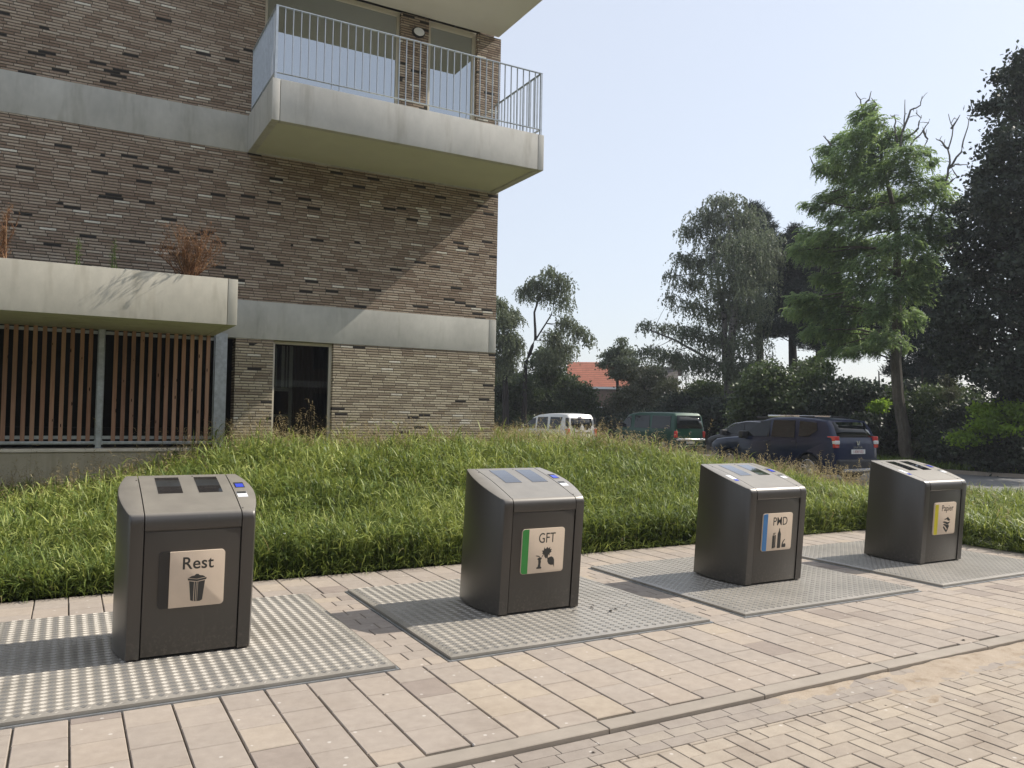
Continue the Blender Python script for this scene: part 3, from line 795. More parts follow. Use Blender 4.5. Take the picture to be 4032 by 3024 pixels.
# ------------------------------------------------------------ waste containers
HWF = .3618; BD = .7003; BZB = 1.0834; BX, BY = .7396, .7297; LEAN = .0835
def topz(y):
    r = .055; zf = .842
    ys0 = r; zs = .905
    if y < r: return zf+(zs-zf)*math.sqrt(max(0, 1-((r-y)/r)**2))
    t = (y-ys0)/(BD-ys0); return zs+(BZB-zs)*t+.012*math.sin(math.pi*t)
def halfw(y): t = y/BD; return HWF+.062*math.sin(math.pi*min(1, t*.98+.01))**.9
YSS = [0, .003, .008, .016, .026, .038, .055, .09, .14, .2, .27, .34, .41, .48, .55, .62, .67, BD]
SEAM = .286
def side_shell(sgn):
    b = MB(); n = len(YSS); V = []
    for y in YSS:
        xi, xo = SEAM+.0045, halfw(y); z = topz(y); e = .012
        zz = z+.028 if False else z
        V += [(sgn*xi, y, .006), (sgn*xo, y, .006), (sgn*xo, y, zz-e), (sgn*(xo-e*.3), y, zz-e*.3), (sgn*(xo-e), y, zz), (sgn*xi, y, zz)]
    Fc = []
    for i in range(n-1):
        for j in range(6):
            a = i*6+j; c = i*6+(j+1) % 6; Fc.append((a, c, c+6, a+6))
    Fc += [tuple(range(6)), tuple(range((n-1)*6, n*6))]
    b.add(V, Fc); return b
def strip_top(x0, x1, ya, yb, dz, th, n=5):
    """thin plate following the lid surface"""
    V = []; Fc = []
    for i in range(n+1):
        y = ya+(yb-ya)*i/n; z = topz(y)+dz
        V += [(x0, y, z), (x1, y, z), (x1, y, z-th), (x0, y, z-th)]
    for i in range(n):
        for j in range(4):
            a = i*4+j; c = i*4+(j+1) % 4; Fc.append((a, c, c+4, a+4))
    Fc += [(0, 1, 2, 3), tuple(n*4+j for j in range(4))]
    return MB().add(V, Fc)
def round_rect(x0, x1, z0, z1, r, n=6, corners=(1, 1, 1, 1)):
    pts = []
    for (cx_, cz_, a0), on in zip(((x1-r, z0+r, -90), (x1-r, z1-r, 0), (x0+r, z1-r, 90), (x0+r, z0+r, 180)), corners):
        if on: pts += [(cx_+r*math.cos(R(a0+90*i/n)), cz_+r*math.sin(R(a0+90*i/n))) for i in range(n+1)]
        else: pts.append((cx_+r*(1 if a0 in (-90, 0) else -1), cz_+r*(-1 if a0 in (-90, 180) else 1)))
    return pts
def text_mesh(s_, size, w=1.0):
    cu = bpy.data.curves.new('t', 'FONT'); cu.body = s_; cu.size = size; cu.align_x = 'CENTER'; cu.extrude = .0006; cu.space_character = 1.03; cu.offset = size*(.012 if s_ == 'Rest' else .002)
    cu.resolution_u = 4
    to = bpy.data.objects.new('t', cu); col.objects.link(to); dg = bpy.context.evaluated_depsgraph_get(); dg.update()
    me = bpy.data.meshes.new_from_object(to.evaluated_get(dg)); bpy.data.objects.remove(to)
    vs = [(v.co.x*w, v.co.z, v.co.y) for v in me.vertices]; fs = [tuple(p.vertices) for p in me.polygons]
    return vs, fs
SX0, SX1, SZ0, SZ1 = -.198, .190, .308, .660
def sign_icon(kind):
    b = MB(); y0, y1 = 0, .0015
    def poly(pts, ox=0, oz=0, sc=1): b.prism([(ox+a*sc, oz+c*sc) for a, c in pts], 'y', y0, y1)
    if kind == 'Rest':
        poly([(-.047, .052), (-.036, -.07), (-.020, -.076), (-.018, .046)]); poly([(-.014, .046), (-.015, -.077), (-.008, -.078), (-.006, .045)]); poly([(-.002, .045), (-.004, -.078), (.001, -.078), (.003, .045)])
        poly([(.007, .045), (.004, -.078), (.02, -.078), (.034, -.070), (.047, .052)])
        poly([(-.056, .070), (-.054, .058), (0, .049), (.054, .058), (.056, .070), (0, .060)])
        poly([(-.050, .073), (0, .064), (.050, .073), (.034, .083), (.014, .086), (.006, .095), (-.008, .095), (-.016, .086), (-.034, .083)])
    elif kind == 'GFT':
        poly([(0, .02), (.006, .034), (.019, .028), (.024, .056), (.036, .044), (.037, .066), (.056, .076), (.048, .082), (.056, .100), (.036, .098), (.040, .118), (.022, .106), (.008, .120), (-.002, .104), (-.016, .108), (-.020, .120), (-.024, .092), (-.044, .090), (-.032, .078), (-.038, .064), (-.018, .056), (-.016, .040)], -.002, -.02, .92)
        poly([(-.036, .012), (-.042, -.002), (-.040, -.002), (-.018, .026), (-.020, .030)], 0, .01)
        poly([(-.082, -.068), (-.040, -.068), (-.038, -.058), (-.048, -.050), (-.048, -.030), (-.044, -.014), (-.048, .0), (-.038, .012), (-.048, .022), (-.070, .018), (-.080, .008), (-.070, .0), (-.068, -.030), (-.072, -.052), (-.084, -.058)], 0, -.01)
        poly([(-.058, .020), (-.060, .032), (-.072, .036), (-.092, .038), (-.096, .034), (-.076, .028), (-.064, .026), (-.062, .018)], 0, -.01)
        poly([(.078, -.076), (.072, -.056), (.046, -.056), (.026, -.046), (.014, -.026), (.014, -.004), (.006, .002), (-.004, .002), (-.002, .008), (.012, .008), (.020, .002), (.034, .010), (.052, .012), (.068, .002), (.076, -.016), (.078, -.040)], 0, -.0)
    elif kind == 'PMD':
        poly([(-.092, -.085), (-.092, .035), (-.064, .035), (-.064, -.083)]); poly([(-.060, -.083), (-.060, .035), (-.058, .043), (-.048, .035), (-.048, -.075)]); poly([(-.090, .039), (-.084, .047), (-.062, .047), (-.068, .039)]); poly([(-.084, .053), (-.084, .060), (-.054, .062), (-.054, .055)])
        poly([(-.024, -.080), (-.020, -.086), (.014, -.086), (.018, -.080), (.018, .045), (.012, .062), (.004, .080), (.002, .098), (-.002, .102), (-.008, .100), (-.010, .080), (-.018, .062), (-.024, .045)])
        poly([(.038, -.082), (.084, -.082), (.088, -.070), (.088, -.054), (.080, -.046), (.062, -.048), (.052, -.058), (.054, -.040), (.064, -.022), (.076, -.012), (.078, -.004), (.070, -.006), (.050, -.024), (.040, -.042), (.036, -.062)])
    else:
        poly([(-.046, .055), (-.030, .048), (.004, .052), (.026, .034), (.056, .036), (.060, .046), (.018, .078), (-.008, .064)])
        poly([(-.074, .024), (-.044, .032), (-.010, .026), (.020, .018), (.060, .026), (.058, .016), (.030, -.002), (.006, -.004), (-.030, .010)])
        poly([(-.050, .002), (-.034, .002), (.010, -.008), (.040, -.004), (.012, -.052), (-.010, -.030), (-.044, -.010), (-.058, -.008)])
        poly([(-.050, -.022), (-.034, -.030), (.004, -.070), (.036, -.016), (.050, -.020), (.030, -.060), (.006, -.094), (-.020, -.074), (-.058, -.036)])
    return b
def container(k, kind, stripe, label, extra_left):
    root = empty('waste_container', (k*PP+BX+HWF, BY, .037)); tag(root, label, 'waste container', 'underground waste containers in a row on the sidewalk')
    sh = dict(shear=LEAN)
    for sgn in (-1, 1):
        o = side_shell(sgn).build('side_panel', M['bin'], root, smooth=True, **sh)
    # base core behind the seams
    V = MB(); V.box(-SEAM-.01, SEAM+.01, .02, BD-.02, .0, .80); V.build('core', M['seam'], root, **sh)
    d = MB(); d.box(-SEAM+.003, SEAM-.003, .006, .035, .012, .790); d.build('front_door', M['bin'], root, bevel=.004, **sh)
    # lid
    b = MB(); n = len(YSS); Vv = []; Fc = []
    prof = [(-.003, .802), (-.003, .842)]+[(y, topz(y)) for y in YSS[1:]]+[(BD, .78), (.02, .78)]
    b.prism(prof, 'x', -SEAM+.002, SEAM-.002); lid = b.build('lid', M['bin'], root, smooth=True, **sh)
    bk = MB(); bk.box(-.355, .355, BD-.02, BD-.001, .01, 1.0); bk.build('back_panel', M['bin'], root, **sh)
    for x0, x1 in ((-.185, -.035), (.065, .215)):
        strip_top(x0, x1, .33, .64, .0022, .002).build('solar_panel', M['solar'], lid, **sh)
    rd_ = strip_top(.308, .372, .40, .50, .002, .002).build('card_reader', M['black'], root, **sh)
    strip_top(.314, .366, .405, .47, .0035, .002).build('display', M['lcd'], rd_, **sh)
    lb = strip_top(.300, .365, .235, .325, .002, .002).build('pictogram_sticker', M['white'], root, **sh)
    strip_top(.302, .363, .29, .322, .0035, .002).build('sticker_header', M['ink'], lb, **sh)
    if extra_left:
        lb = strip_top(-.365, -.31, .25, .35, .002, .002).build('pictogram_sticker', M['white'], root, **sh)
        strip_top(-.36, -.315, .21, .245, .002, .002).build('display', M['lcd'], root, **sh)
    for x_, y_ in ((-.30, .60), (.06, .665), (.30, .07)):
        MB().cyl((x_, y_, topz(y_)-.002), (0, 0, 1), .006, .004, 10).build('screw', M['black'], root, **sh)
    # sign plate
    th = .016 if kind == 'Rest' else .010; y1 = .0055; y0 = y1-th-.003
    if kind == 'Rest':
        sg = MB().prism(round_rect(SX0+.062, SX1, SZ0, SZ1, .024, corners=(1, 1, 0, 0)), 'y', y0, y1)
    else:
        sg = MB().prism(round_rect(SX0, SX1, SZ0, SZ1, .024), 'y', y0, y1)
    so_ = sg.build('sign', M['sign'], root, bevel=.0012, **sh)
    if kind == 'Rest':
        st = MB().prism(round_rect(SX0, SX0+.058, SZ0, SZ1, .022, corners=(0, 0, 1, 1)), 'y', .002-.012, .0055)
    elif kind == 'Papier':
        st = MB().prism(round_rect(SX0+.012, SX0+.072, SZ0+.003, SZ1-.02, .014, corners=(0, 0, 1, 1)), 'y', y0-.001, y0+.002)
    else:
        st = MB().prism(round_rect(SX0+.002, SX0+.060, SZ0+.002, SZ1-.002, .022, corners=(0, 0, 1, 1)), 'y', y0-.001, y0+.002)
    st.build('sign_stripe', M[stripe], so_, **sh)
    size, wf = {'Rest': (.108, .95), 'GFT': (.112, .76), 'PMD': (.112, .84), 'Papier': (.094, .86)}[kind]
    vs, fs = text_mesh(kind, size, wf); cxs = (SX0+.062+SX1)/2; zt_ = SZ1-.036-size*.70
    if kind == 'Papier': zt_ += .008; cxs += .006
    t_ = MB().add([(a+cxs, y0-.0008+b_*1, c+zt_) for a, b_, c in vs], fs); t_.build('sign_text', M['ink'], so_, **sh)
    ic = sign_icon(kind); cz = SZ0+{'Rest': .110, 'GFT': .112, 'PMD': .106, 'Papier': .112}[kind]; 
    sc = 1.0
    ic.v = [(a*sc+cxs+.0, b+y0-.0015, c*sc+cz) for a, b, c in ic.v]; ic.build('sign_icon', M['ink'], so_, **sh)
    return root
container(-1, 'Rest', 'dark_s', 'bronze grey waste container with beige sign reading Rest', False)
container(0, 'GFT', 'green', 'bronze grey waste container with green striped sign reading GFT', False)
container(1, 'PMD', 'blue', 'bronze grey waste container with blue striped sign reading PMD', True)
container(2, 'Papier', 'yellow', 'bronze grey waste container with yellow striped sign reading Papier', True)

# chequer plates
def plate_mesh():
    b = MB(); z = .030
    e = .045
    V = [(0, 0, -.03), (WP, 0, -.03), (WP, DP, -.03), (0, DP, -.03), (0, 0, z-.008), (WP, 0, z-.008), (WP, DP, z-.008), (0, DP, z-.008),
         (e, e, z), (WP-e, e, z), (WP-e, DP-e, z), (e, DP-e, z)]
    b.add(V, [(0, 1, 5, 4), (1, 2, 6, 5), (2, 3, 7, 6), (3, 0, 4, 7), (4, 5, 9, 8), (5, 6, 10, 9), (6, 7, 11, 10), (7, 4, 8, 11), (8, 9, 10, 11)])
    px_, py_ = .0745, .0600
    def zs(x, y):
        d = min(x, WP-x, y, DP-y); return z-.008+.008*min(1, d/e)
    for i in range(int(WP/px_)*2+1):
        for j in range(int(DP/py_)+1):
            alt = i % 2
            cx_ = .02+i*px_/2; cy_ = .02+j*py_+(py_/2 if alt else 0)
            if cx_ > WP-.02 or cy_ > DP-.02: continue
            # group of four short parallel bars
            th = R(40) if not alt else R(-40); ca, sa = math.cos(th), math.sin(th)
            for q_ in (-1.5, -.5, .5, 1.5):
                ox, oy = cx_-sa*q_*.0080, cy_+ca*q_*.0080; hl, hw = .0215-.002*abs(q_), .0038
                if not (.006 < ox-hl and ox+hl < WP-.006 and .006 < oy-hl and oy+hl < DP-.006): continue
                z0 = zs(cx_, cy_)-.0005; zt_ = z0+.0030
                def g_(u, v, zz): return (ox+ca*u-sa*v, oy+sa*u+ca*v, zz)
                b.add([g_(-hl, 0, z0), g_(0, -hw, z0), g_(hl, 0, z0), g_(0, hw, z0), g_(-hl*.55, 0, zt_), g_(hl*.55, 0, zt_)],
                      [(0, 1, 4), (1, 5, 4), (1, 2, 5), (2, 3, 5), (3, 4, 5), (3, 0, 4)])
    me = bpy.data.meshes.new('floor_plate'); me.from_pydata(b.v, [], b.f); me.materials.append(M['alu']); return me
pm = plate_mesh()
labs = ['chequer plate floor panel under the Rest container', 'chequer plate floor panel under the GFT container', 'chequer plate floor panel under the PMD container', 'chequer plate floor panel under the Papier container']
for i, k_ in enumerate((-1, 0, 1, 2)):
    o = link('floor_plate', pm, None, None, (k_*PP, 0, 0)); tag(o, labs[i], 'metal plate', 'chequer plates around the containers')
    f = MB(); e0 = .020
    for bx_ in ((-e0, WP+e0, -e0, -.008), (-e0, WP+e0, DP+.008, DP+e0), (-e0, -.008, -.008, DP+.008), (WP+.008, WP+e0, -.008, DP+.008)): f.box(*bx_, -.05, .004)
    fo = f.build('frame', M['galv'], o)

# dry crumbs beside the GFT container, pebbles on the paving
M['crumb'] = flat('dry_leaf_brown', (.05, .04, .03), .9, var=.4)
def crumb(x, y, z, s_, nm, lab, grp):
    b = MB(); n = 7; V = []
    for i in range(n):
        a = 2*math.pi*i/n; rr = s_*random.uniform(.6, 1.2); V.append((rr*math.cos(a), rr*.55*math.sin(a), random.uniform(0, s_*.25)))
    V.append((0, 0, s_*.45)); V.append((0, 0, -.001)); b.add(V, [(i, (i+1) % n, n) for i in range(n)]+[((i+1) % n, i, n+1) for i in range(n)])
    o = b.build(nm, M['crumb'], loc=(x, y, z)); o.rotation_euler.z = random.random()*6; tag(o, lab, 'dry leaf' if nm == 'dry_leaf' else 'pebble', grp)
for (x, y, s_) in ((1.55, .66, .022), (1.61, .72, .013), (1.63, .50, .028), (1.87, .62, .014), (1.70, .54, .02), (1.57, .46, .014), (1.35, .62, .016), (1.52, .60, .010)):
    crumb(x, y, .036, s_, 'dry_leaf', 'dark dry leaf crumb on the plate right of the GFT container', 'leaf crumbs beside the GFT container')
for (x, y, s_) in ((1.22, -.05, .014), (3.85, -.06, .012), (-.02, -.02, .008), (.05, -1.52, .012), (3.55, -1.19, .02), (1.05, -.9, .007), (-.6, -.4, .008), (2.2, -.6, .007), (.9, -1.7, .008), (1.9, -1.75, .008)):
    crumb(x, y, .001 if y > -1.3 else RZ, s_, 'pebble', 'small dark pebble lying on the pavers in front of the plates', 'pebbles on the paving')

# ------------------------------------------------------------ plants on the planter
M['dead'] = foliage('dead_plant', (.12, .055, .03), (.24, .12, .06), (.42, .26, .15), .2, (.4, .25, .12), .8, 3)
M['weed'] = foliage('weed_green', (.04, .07, .02), (.09, .14, .04), (.18, .24, .07), .4, (.2, .3, .06), .6, 3)
def dead_shrub(x, y, z, spread, h, n, lab, green=False, leanx=0.0, droop=1.0):
    b = MB(); tips = []
    m = M['weed'] if green else M['dead']
    for i in range(n):
        a = random.uniform(0, 2*math.pi); rr = spread*random.random()**.6; top = Vector((x+leanx+rr*math.cos(a), y+rr*.6*math.sin(a)-.05, z+h*random.uniform(.35, 1)))
        p0 = Vector((x+random.uniform(-.06, .06), y+random.uniform(-.05, .05), z-.08)); pts = []
        for t in (0, .3, .6, .85, 1):
            p = p0.lerp(top, t); p += Vector((random.uniform(-1, 1), random.uniform(-1, 1), random.uniform(-.5, .5)))*spread*.07; p.z += math.sin(t*math.pi)*.04; pts.append(p)
        b.r = random.random(); b.tube(pts, [.008, .006, .005, .003, .002] if not green else [.005, .004, .003, .002, .0015], 4)
        for q_ in pts[1:]:
            tips.append(q_)
            for _ in range(2 if not green else 0):
                e = q_+Vector((random.uniform(-1, 1)*.09, random.uniform(-1, 1)*.07, random.uniform(.02, .2))); b.r = random.random(); b.tube([q_, q_.lerp(e, .5)+Vector((.01, 0, 0)), e], [.003, .0025, .0015], 3); tips += [e, q_.lerp(e, .5)]
    o = b.build('stems', m)
    tp = np.array([tuple(t) for t in tips]*(3 if not green else 7)); n2 = len(tp); tp += rng.normal(0, .012, tp.shape)
    V = blades(tp, rng.uniform(0, 6.28, n2), rng.uniform(.02, .06, n2), rng.uniform(.006, .012, n2), rng.uniform(-1.2, 1.2, n2), rng.uniform(0, 1.5, n2), 2)
    l = quad_mesh('leaves', V, np.tile(rng.uniform(0, 1, n2), 2), m)
    r_ = empty('planter_weed' if green else 'dead_shrub', (x, y, z)); tag(r_, lab, 'plant')
    for q_ in (o, l): q_.parent = r_; q_.location = (-x, -y, -z)
dead_shrub(-.80, 7.02, 3.36, .44, .66, 46, 'dead reddish brown shrub hanging over the planter corner')
dead_shrub(-2.96, 7.05, 3.36, .16, .72, 10, 'dry orange brown stalks on the far left of the planter')
dead_shrub(-2.13, 7.06, 3.36, .05, .60, 4, 'thin green weed on the planter, left of its twin', True)
dead_shrub(-1.73, 7.06, 3.36, .05, .52, 5, 'leafy upright green weed in the middle of the planter', True)

# ------------------------------------------------------------ cars
def car_paint(name, c, metal=.3, rough=.25):
    t = NT(name); n = t.noise(2, 3, .5, t.obj()); cc = t.ramp(n.outputs[0], [(.3, tuple(x*.9 for x in c)), (.7, tuple(min(1, x*1.08) for x in c))])
    t.set(cc, rough, metal, .3, .25); t.b.inputs['Coat Roughness'].default_value = .06; return t.m
M['tyre'] = flat('tyre', (.018, .018, .018), .85); M['rim'] = flat('alloy_rim', (.42, .42, .43), .35, .8)
M['taillight'] = flat('tail_light_red', (.55, .02, .015), .15, coat=1); M['lampwhite'] = flat('lamp_clear', (.7, .7, .68), .12, coat=1)
M['plastic'] = flat('black_plastic', (.025, .025, .027), .55); M['chrome'] = flat('silver_trim', (.6, .6, .62), .25, .9)
M['platew'] = flat('plate_white', (.72, .72, .70), .4); M['plater'] = flat('plate_red', (.35, .03, .03), .5)

def arch(cx, r, zb, n=12):
    a0 = math.asin(max(-1, min(1, (zb-.33)/r)))
    return [(cx+r*math.cos(math.pi-a0-(math.pi-2*a0)*i/n), .33+r*math.sin(math.pi-a0-(math.pi-2*a0)*i/n)) for i in range(n+1)]

def make_car(spec, loc, head, label, cat='car', name='parked_car'):
    """car local frame: x from the rear bumper to the front, y to its left, z up"""
    s = spec; root = empty(name, loc, head); tag(root, label, cat, 'cars parked along the street')
    Wd = s['W']/2; belt = s['belt']; top = s['H']; zb = .27
    rear, front = s['rear'], s['front']          # profile pts above belt / below belt, given as (x,z)
    wh = s['wheels']; ra = s['ra']
    low = [(s['x0'], zb)]+arch(wh[0], ra, zb)+arch(wh[1], ra, zb)+[(s['x1'], zb)]
    outline = low+front+s['roof']+rear           # counter-clockwise seen from -y
    n = len(outline); O = [Vector((a, 0, c)) for a, c in outline]
    # vertex normals (2D) pointing inwards
    def inset(d):
        r_ = []
        for i in range(n):
            a, b_, c_ = O[i-1], O[i], O[(i+1) % n]; e1 = (b_-a).normalized(); e2 = (c_-b_).normalized()
            n1 = Vector((-e1.z, 0, e1.x)); n2 = Vector((-e2.z, 0, e2.x)); nn = (n1+n2); nn = nn.normalized() if nn.length > 1e-4 else n1
            r_.append(b_+nn*d/max(.5, nn.dot(n1)))
        return r_
    tum = s.get('tum', .13)
    plan = s.get('plan', .10)
    def wfac(x, z):
        k = 1.0
        if z > belt: k -= tum*(z-belt)/(top-belt)/Wd*1.0
        e = min(x-s['xmin'], s['xmax']-x); k -= plan*max(0, 1-e/.55)**2
        if z < .5: k -= .03*(.5-z)/.25
        return k
    rings = [(Wd, .055), (Wd-.015, .025), (Wd-.05, .006), (Wd-.16, 0), (Wd-.45, -.012), (0, -.022)]
    b = MB(); V = []; ids = []
    seq = rings+[(-w_, d_) for w_, d_ in rings[-2::-1]]
    for w_, d_ in seq:
        # only upper part crowns
        pts = inset(d_)
        base = len(V); ids.append(base)
        for p in pts: V.append((p.x, w_*wfac(p.x, p.z), p.z))
    Fc = []
    for a, c_ in zip(ids[:-1], ids[1:]):
        for i in range(n): Fc.append((a+i, a+(i+1) % n, c_+(i+1) % n, c_+i))
    # caps split at the belt
    nl = len(low)+len(front)   # front belt point is last of `front`, rear belt point is rear[0]... rear list starts at belt
    iF = nl-1; iR = nl+len(s['roof'])+s['rbelt']
    lowcap = list(range(0, iF+1))+list(range(iR, n)); upcap = list(range(iF, iR+1))
    for base, fl in ((ids[0], 0), (ids[-1], 1)):
        for cp in (lowcap, upcap):
            f = [base+i for i in cp]; Fc.append(tuple(f if fl else f[::-1]))
    me_b = b.add(V, Fc)
    me = bpy.data.meshes.new('body'); me.from_pydata(me_b.v, [], me_b.f)
    bm = bmesh.new(); bm.from_mesh(me)
    big = [f for f in bm.faces if len(f.verts) > 8]; bmesh.ops.triangulate(bm, faces=big); bmesh.ops.recalc_face_normals(bm, faces=bm.faces)
    bm.to_mesh(me); bm.free(); body = link('body', me, s['paint'], root); me.polygons.foreach_set('use_smooth', [True]*len(me.polygons)); me.set_sharp_from_angle(angle=R(32))
    def side_pt(x, z, sg, off): return (x, sg*((Wd)*wfac(x, z)+off), z)
    def panel(pts, sg, off, m, nm, th=.012, parent=None):
        c_ = MB(); k = len(pts)
        c_.add([side_pt(x, z, sg, off) for x, z in pts]+[side_pt(x, z, sg, off-th) for x, z in pts], [tuple(range(k)), tuple(range(k, 2*k))[::-1]]+[(i, (i+1) % k, k+(i+1) % k, k+i) for i in range(k)])
        return c_.build(nm, m, parent or root)
    for sg in (1, -1):
        for pts in s['win']: panel(pts, sg, .004, M['carglass'], 'side_window')
        for x0, x1, z_ in s.get('handles', []):
            c_ = MB(); c_.box(x0, x1, sg*(Wd+.0), sg*(Wd+.03), z_-.012, z_+.014) if sg > 0 else c_.box(x0, x1, -(Wd+.03), -Wd, z_-.012, z_+.014); c_.build('door_handle', s.get('hm', s['paint']), root, bevel=.006)
        mx_, mz_ = s['mirror']; c_ = MB(); y0, y1 = sorted((sg*(Wd*.93), sg*(Wd+.20))); c_.box(mx_-.06, mx_+.10, y0, y1, mz_-.09, mz_+.11); c_.build('mirror', s.get('mm', M['plastic']), root, bevel=.04, seg=3)
        # door shut lines
        for x_ in s.get('gaps', []): panel([(x_-.004, .45), (x_+.004, .45), (x_+.004, belt+.02), (x_-.004, belt+.02)], sg, .0015, M['black'], 'door_gap', .004, body)
        if s.get('cladding'): panel([(wh[0]+ra+.02, .29), (wh[1]-ra-.02, .29), (wh[1]-ra-.02, .40), (wh[0]+ra+.02, .40)], sg, .012, M['plastic'], 'sill_trim', .03)
    # glass on the end faces: patches across the width lying on two outline points
    def cross(p0, p1, hw0, hw1, m, nm, off=.008, crown=.0):
        a, c_ = Vector((p0[0], 0, p0[1])), Vector((p1[0], 0, p1[1])); e = (c_-a).normalized(); nn = Vector((e.z, 0, -e.x))
        V_ = []; Fc_ = []; k = 8
        for i in range(k+1):
            t = -1+2*i/k; sh_ = .10*t*t*(1 if s_dir(p0) < 0 else 1)
            for (p, hw) in ((a, hw0), (c_, hw1)):
                q_ = p+nn*(off+.022); inw = plan*.25*t*t; dx = inw if p.x < 2.2 else -inw
                V_.append((q_.x+dx, t*hw, q_.z)); 
        for i in range(k): Fc_.append((2*i, 2*i+1, 2*i+3, 2*i+2))
        me_ = MB().add(V_, Fc_).build(nm, m, root, smooth=True)
        md = me_.modifiers.new('s', 'SOLIDIFY'); md.thickness = .006; return me_
    def s_dir(p): return True if p[0] < 2.2 else False
    s['rearfn'](root, body, s, cross, Wd, wfac)
    # wheels
    for wx in wh:
        for sg in (1, -1):
            yo = sg*(Wd-.02); wr = empty('wheel', (wx, yo-sg*.11, s['wr']), 0, root)
            t_ = MB(); prof = [(.10, s['wr']*.62), (.11, s['wr']*.80), (.105, s['wr']*.95), (.075, s['wr']), (-.075, s['wr']), (-.105, s['wr']*.95), (-.11, s['wr']*.62)]
            k = 28; V_ = []; Fc_ = []
            for i in range(k):
                a = 2*math.pi*i/k
                for (yy, rr) in prof: V_.append((rr*math.cos(a), yy, rr*math.sin(a)))
            q_ = len(prof)
            for i in range(k):
                for j in range(q_-1): Fc_.append((i*q_+j, ((i+1) % k)*q_+j, ((i+1) % k)*q_+j+1, i*q_+j+1))
            t_.add(V_, Fc_).build('tyre', M['tyre'], wr, smooth=True)
            r_ = MB(); r_.tube([(0, sg*.02, 0), (0, sg*.03, 0)], s['wr']*.60, 24); 
            for i in range(5):
                a = 2*math.pi*i/5+.3; ca, sa = math.cos(a), math.sin(a); R_ = s['wr']*.62
                for da in (-.16, .16):
                    r_.tube([(.04*math.cos(a+da*3), sg*.085, .04*math.sin(a+da*3)), (R_*math.cos(a+da), sg*.098, R_*math.sin(a+da))], .016, 4)
            r_.tube([(0, sg*.06, 0), (0, sg*.10, 0)], [.05, .045], 12)
            ring = [(s['wr']*.61*math.cos(2*math.pi*i/24), sg*.10, s['wr']*.61*math.sin(2*math.pi*i/24)) for i in range(25)]; r_.tube(ring, .014, 5)
            r_.build('rim', M['rim'], wr)
            rb_ = MB().tube([(0, sg*.005, 0), (0, sg*.018, 0)], s['wr']*.61, 20); rb_.build('brake_disc', M['plastic'], wr)
    ub = MB(); ub.box(s['x0']+.25, s['x1']-.25, -Wd+.24, Wd-.24, .2, .5); ub.build('underbody', M['black'], root)
    return root

def lens(root, x, y, z0, z1, w, d, m, nm, parent=None):
    b = MB(); b.box(x-.03, x+d, y-w/2, y+w/2, z0, z1); return b.build(nm, m, parent or root, bevel=.02, seg=3)

def text_part(s_, size, x, y, z, m, nm, parent, w=1.0):
    vs, fs = text_mesh(s_, size, w)   # faces -x (seen from behind): +local x runs to -y
    MB().add([(x-b_, y-a, z+c) for a, b_, c in vs], fs).build(nm, m, parent)

# --- dark blue suv
def rear_suv(root, body, s, cross, Wd, wfac):
    cross((.300, 1.50), (.105, 1.13), .60, .66, M['carglass'], 'rear_window', .012)
    cross((3.02, 1.10), (2.38, 1.55), .66, .56, M['carglass'], 'windshield', .010)
    for sg in (1, -1):
        a = lens(root, .075, sg*(Wd-.155), .88, 1.17, .17, .20, M['taillight'], 'tail_light')
        lens(root, .060, sg*(Wd-.155), .97, 1.065, .172, .15, M['lampwhite'], 'reversing_lamp', a)
        rr = MB(); zz = s['H']-.015; yy = sg*.585
        rr.box(.75, 2.75, yy-.02, yy+.02, zz-.045, zz+.012); rr.box(.85, 1.29, yy-.018, yy+.018, zz+.013, zz+.045); ro = rr.build('roof_rail', M['plastic'], root, bevel=.012)
        r2 = MB(); r2.box(1.30, 2.35, yy-.024, yy+.024, zz-.005, zz+.06); r2.build('rail_insert', M['chrome'], ro, bevel=.01)
        vs, fs = text_mesh('DUSTER', .05, 1.6)
        MB().add([(1.62-a*sg*1.0, yy+sg*(.0255+b_), zz+.012+c) for a, b_, c in vs], fs).build('rail_lettering', M['plastic'], ro)
    pl_ = MB().box(.005, .02, -.26, .26, .735, .845).build('licence_plate', M['platew'], root)
    text_part('1-RXV-021', .10, .003, 0, .757, M['plater'], 'plate_number', pl_, .86)
    text_part('DUSTER', .062, .018, 0, .875, M['chrome'], 'badge_lettering', root, 1.5)
    e = MB(); e.add([(.012, .07, 1.06), (.012, .03, 1.06), (.012, 0, .98), (.012, -.03, 1.06), (.012, -.07, 1.06), (.012, -.035, .95), (.012, .035, .95)], [(0, 1, 2, 6), (4, 5, 2, 3), (2, 5, 6)]); e.build('emblem', M['chrome'], root)
    bp = MB(); bp.box(-.045, .22, -.78, .78, .34, .60); bp.build('rear_bumper', M['plastic'], root, bevel=.05, seg=3)
    tr = MB(); tr.box(-.055, .05, -.62, .62, .30, .375); tr.build('skid_plate', M['chrome'], root, bevel=.02)
    an = MB().tube([(.55, 0, 1.62), (.42, 0, 1.78)], .006, 5); an.build('antenna', M['plastic'], root)
    ex = MB().box(.95, 1.35, Wd*.0+.0, .001, 0, .001)
    wp = MB().tube([(.09, .05, 1.14), (.13, -.32, 1.20)], .012, 5); wp.build('wiper', M['plastic'], root)
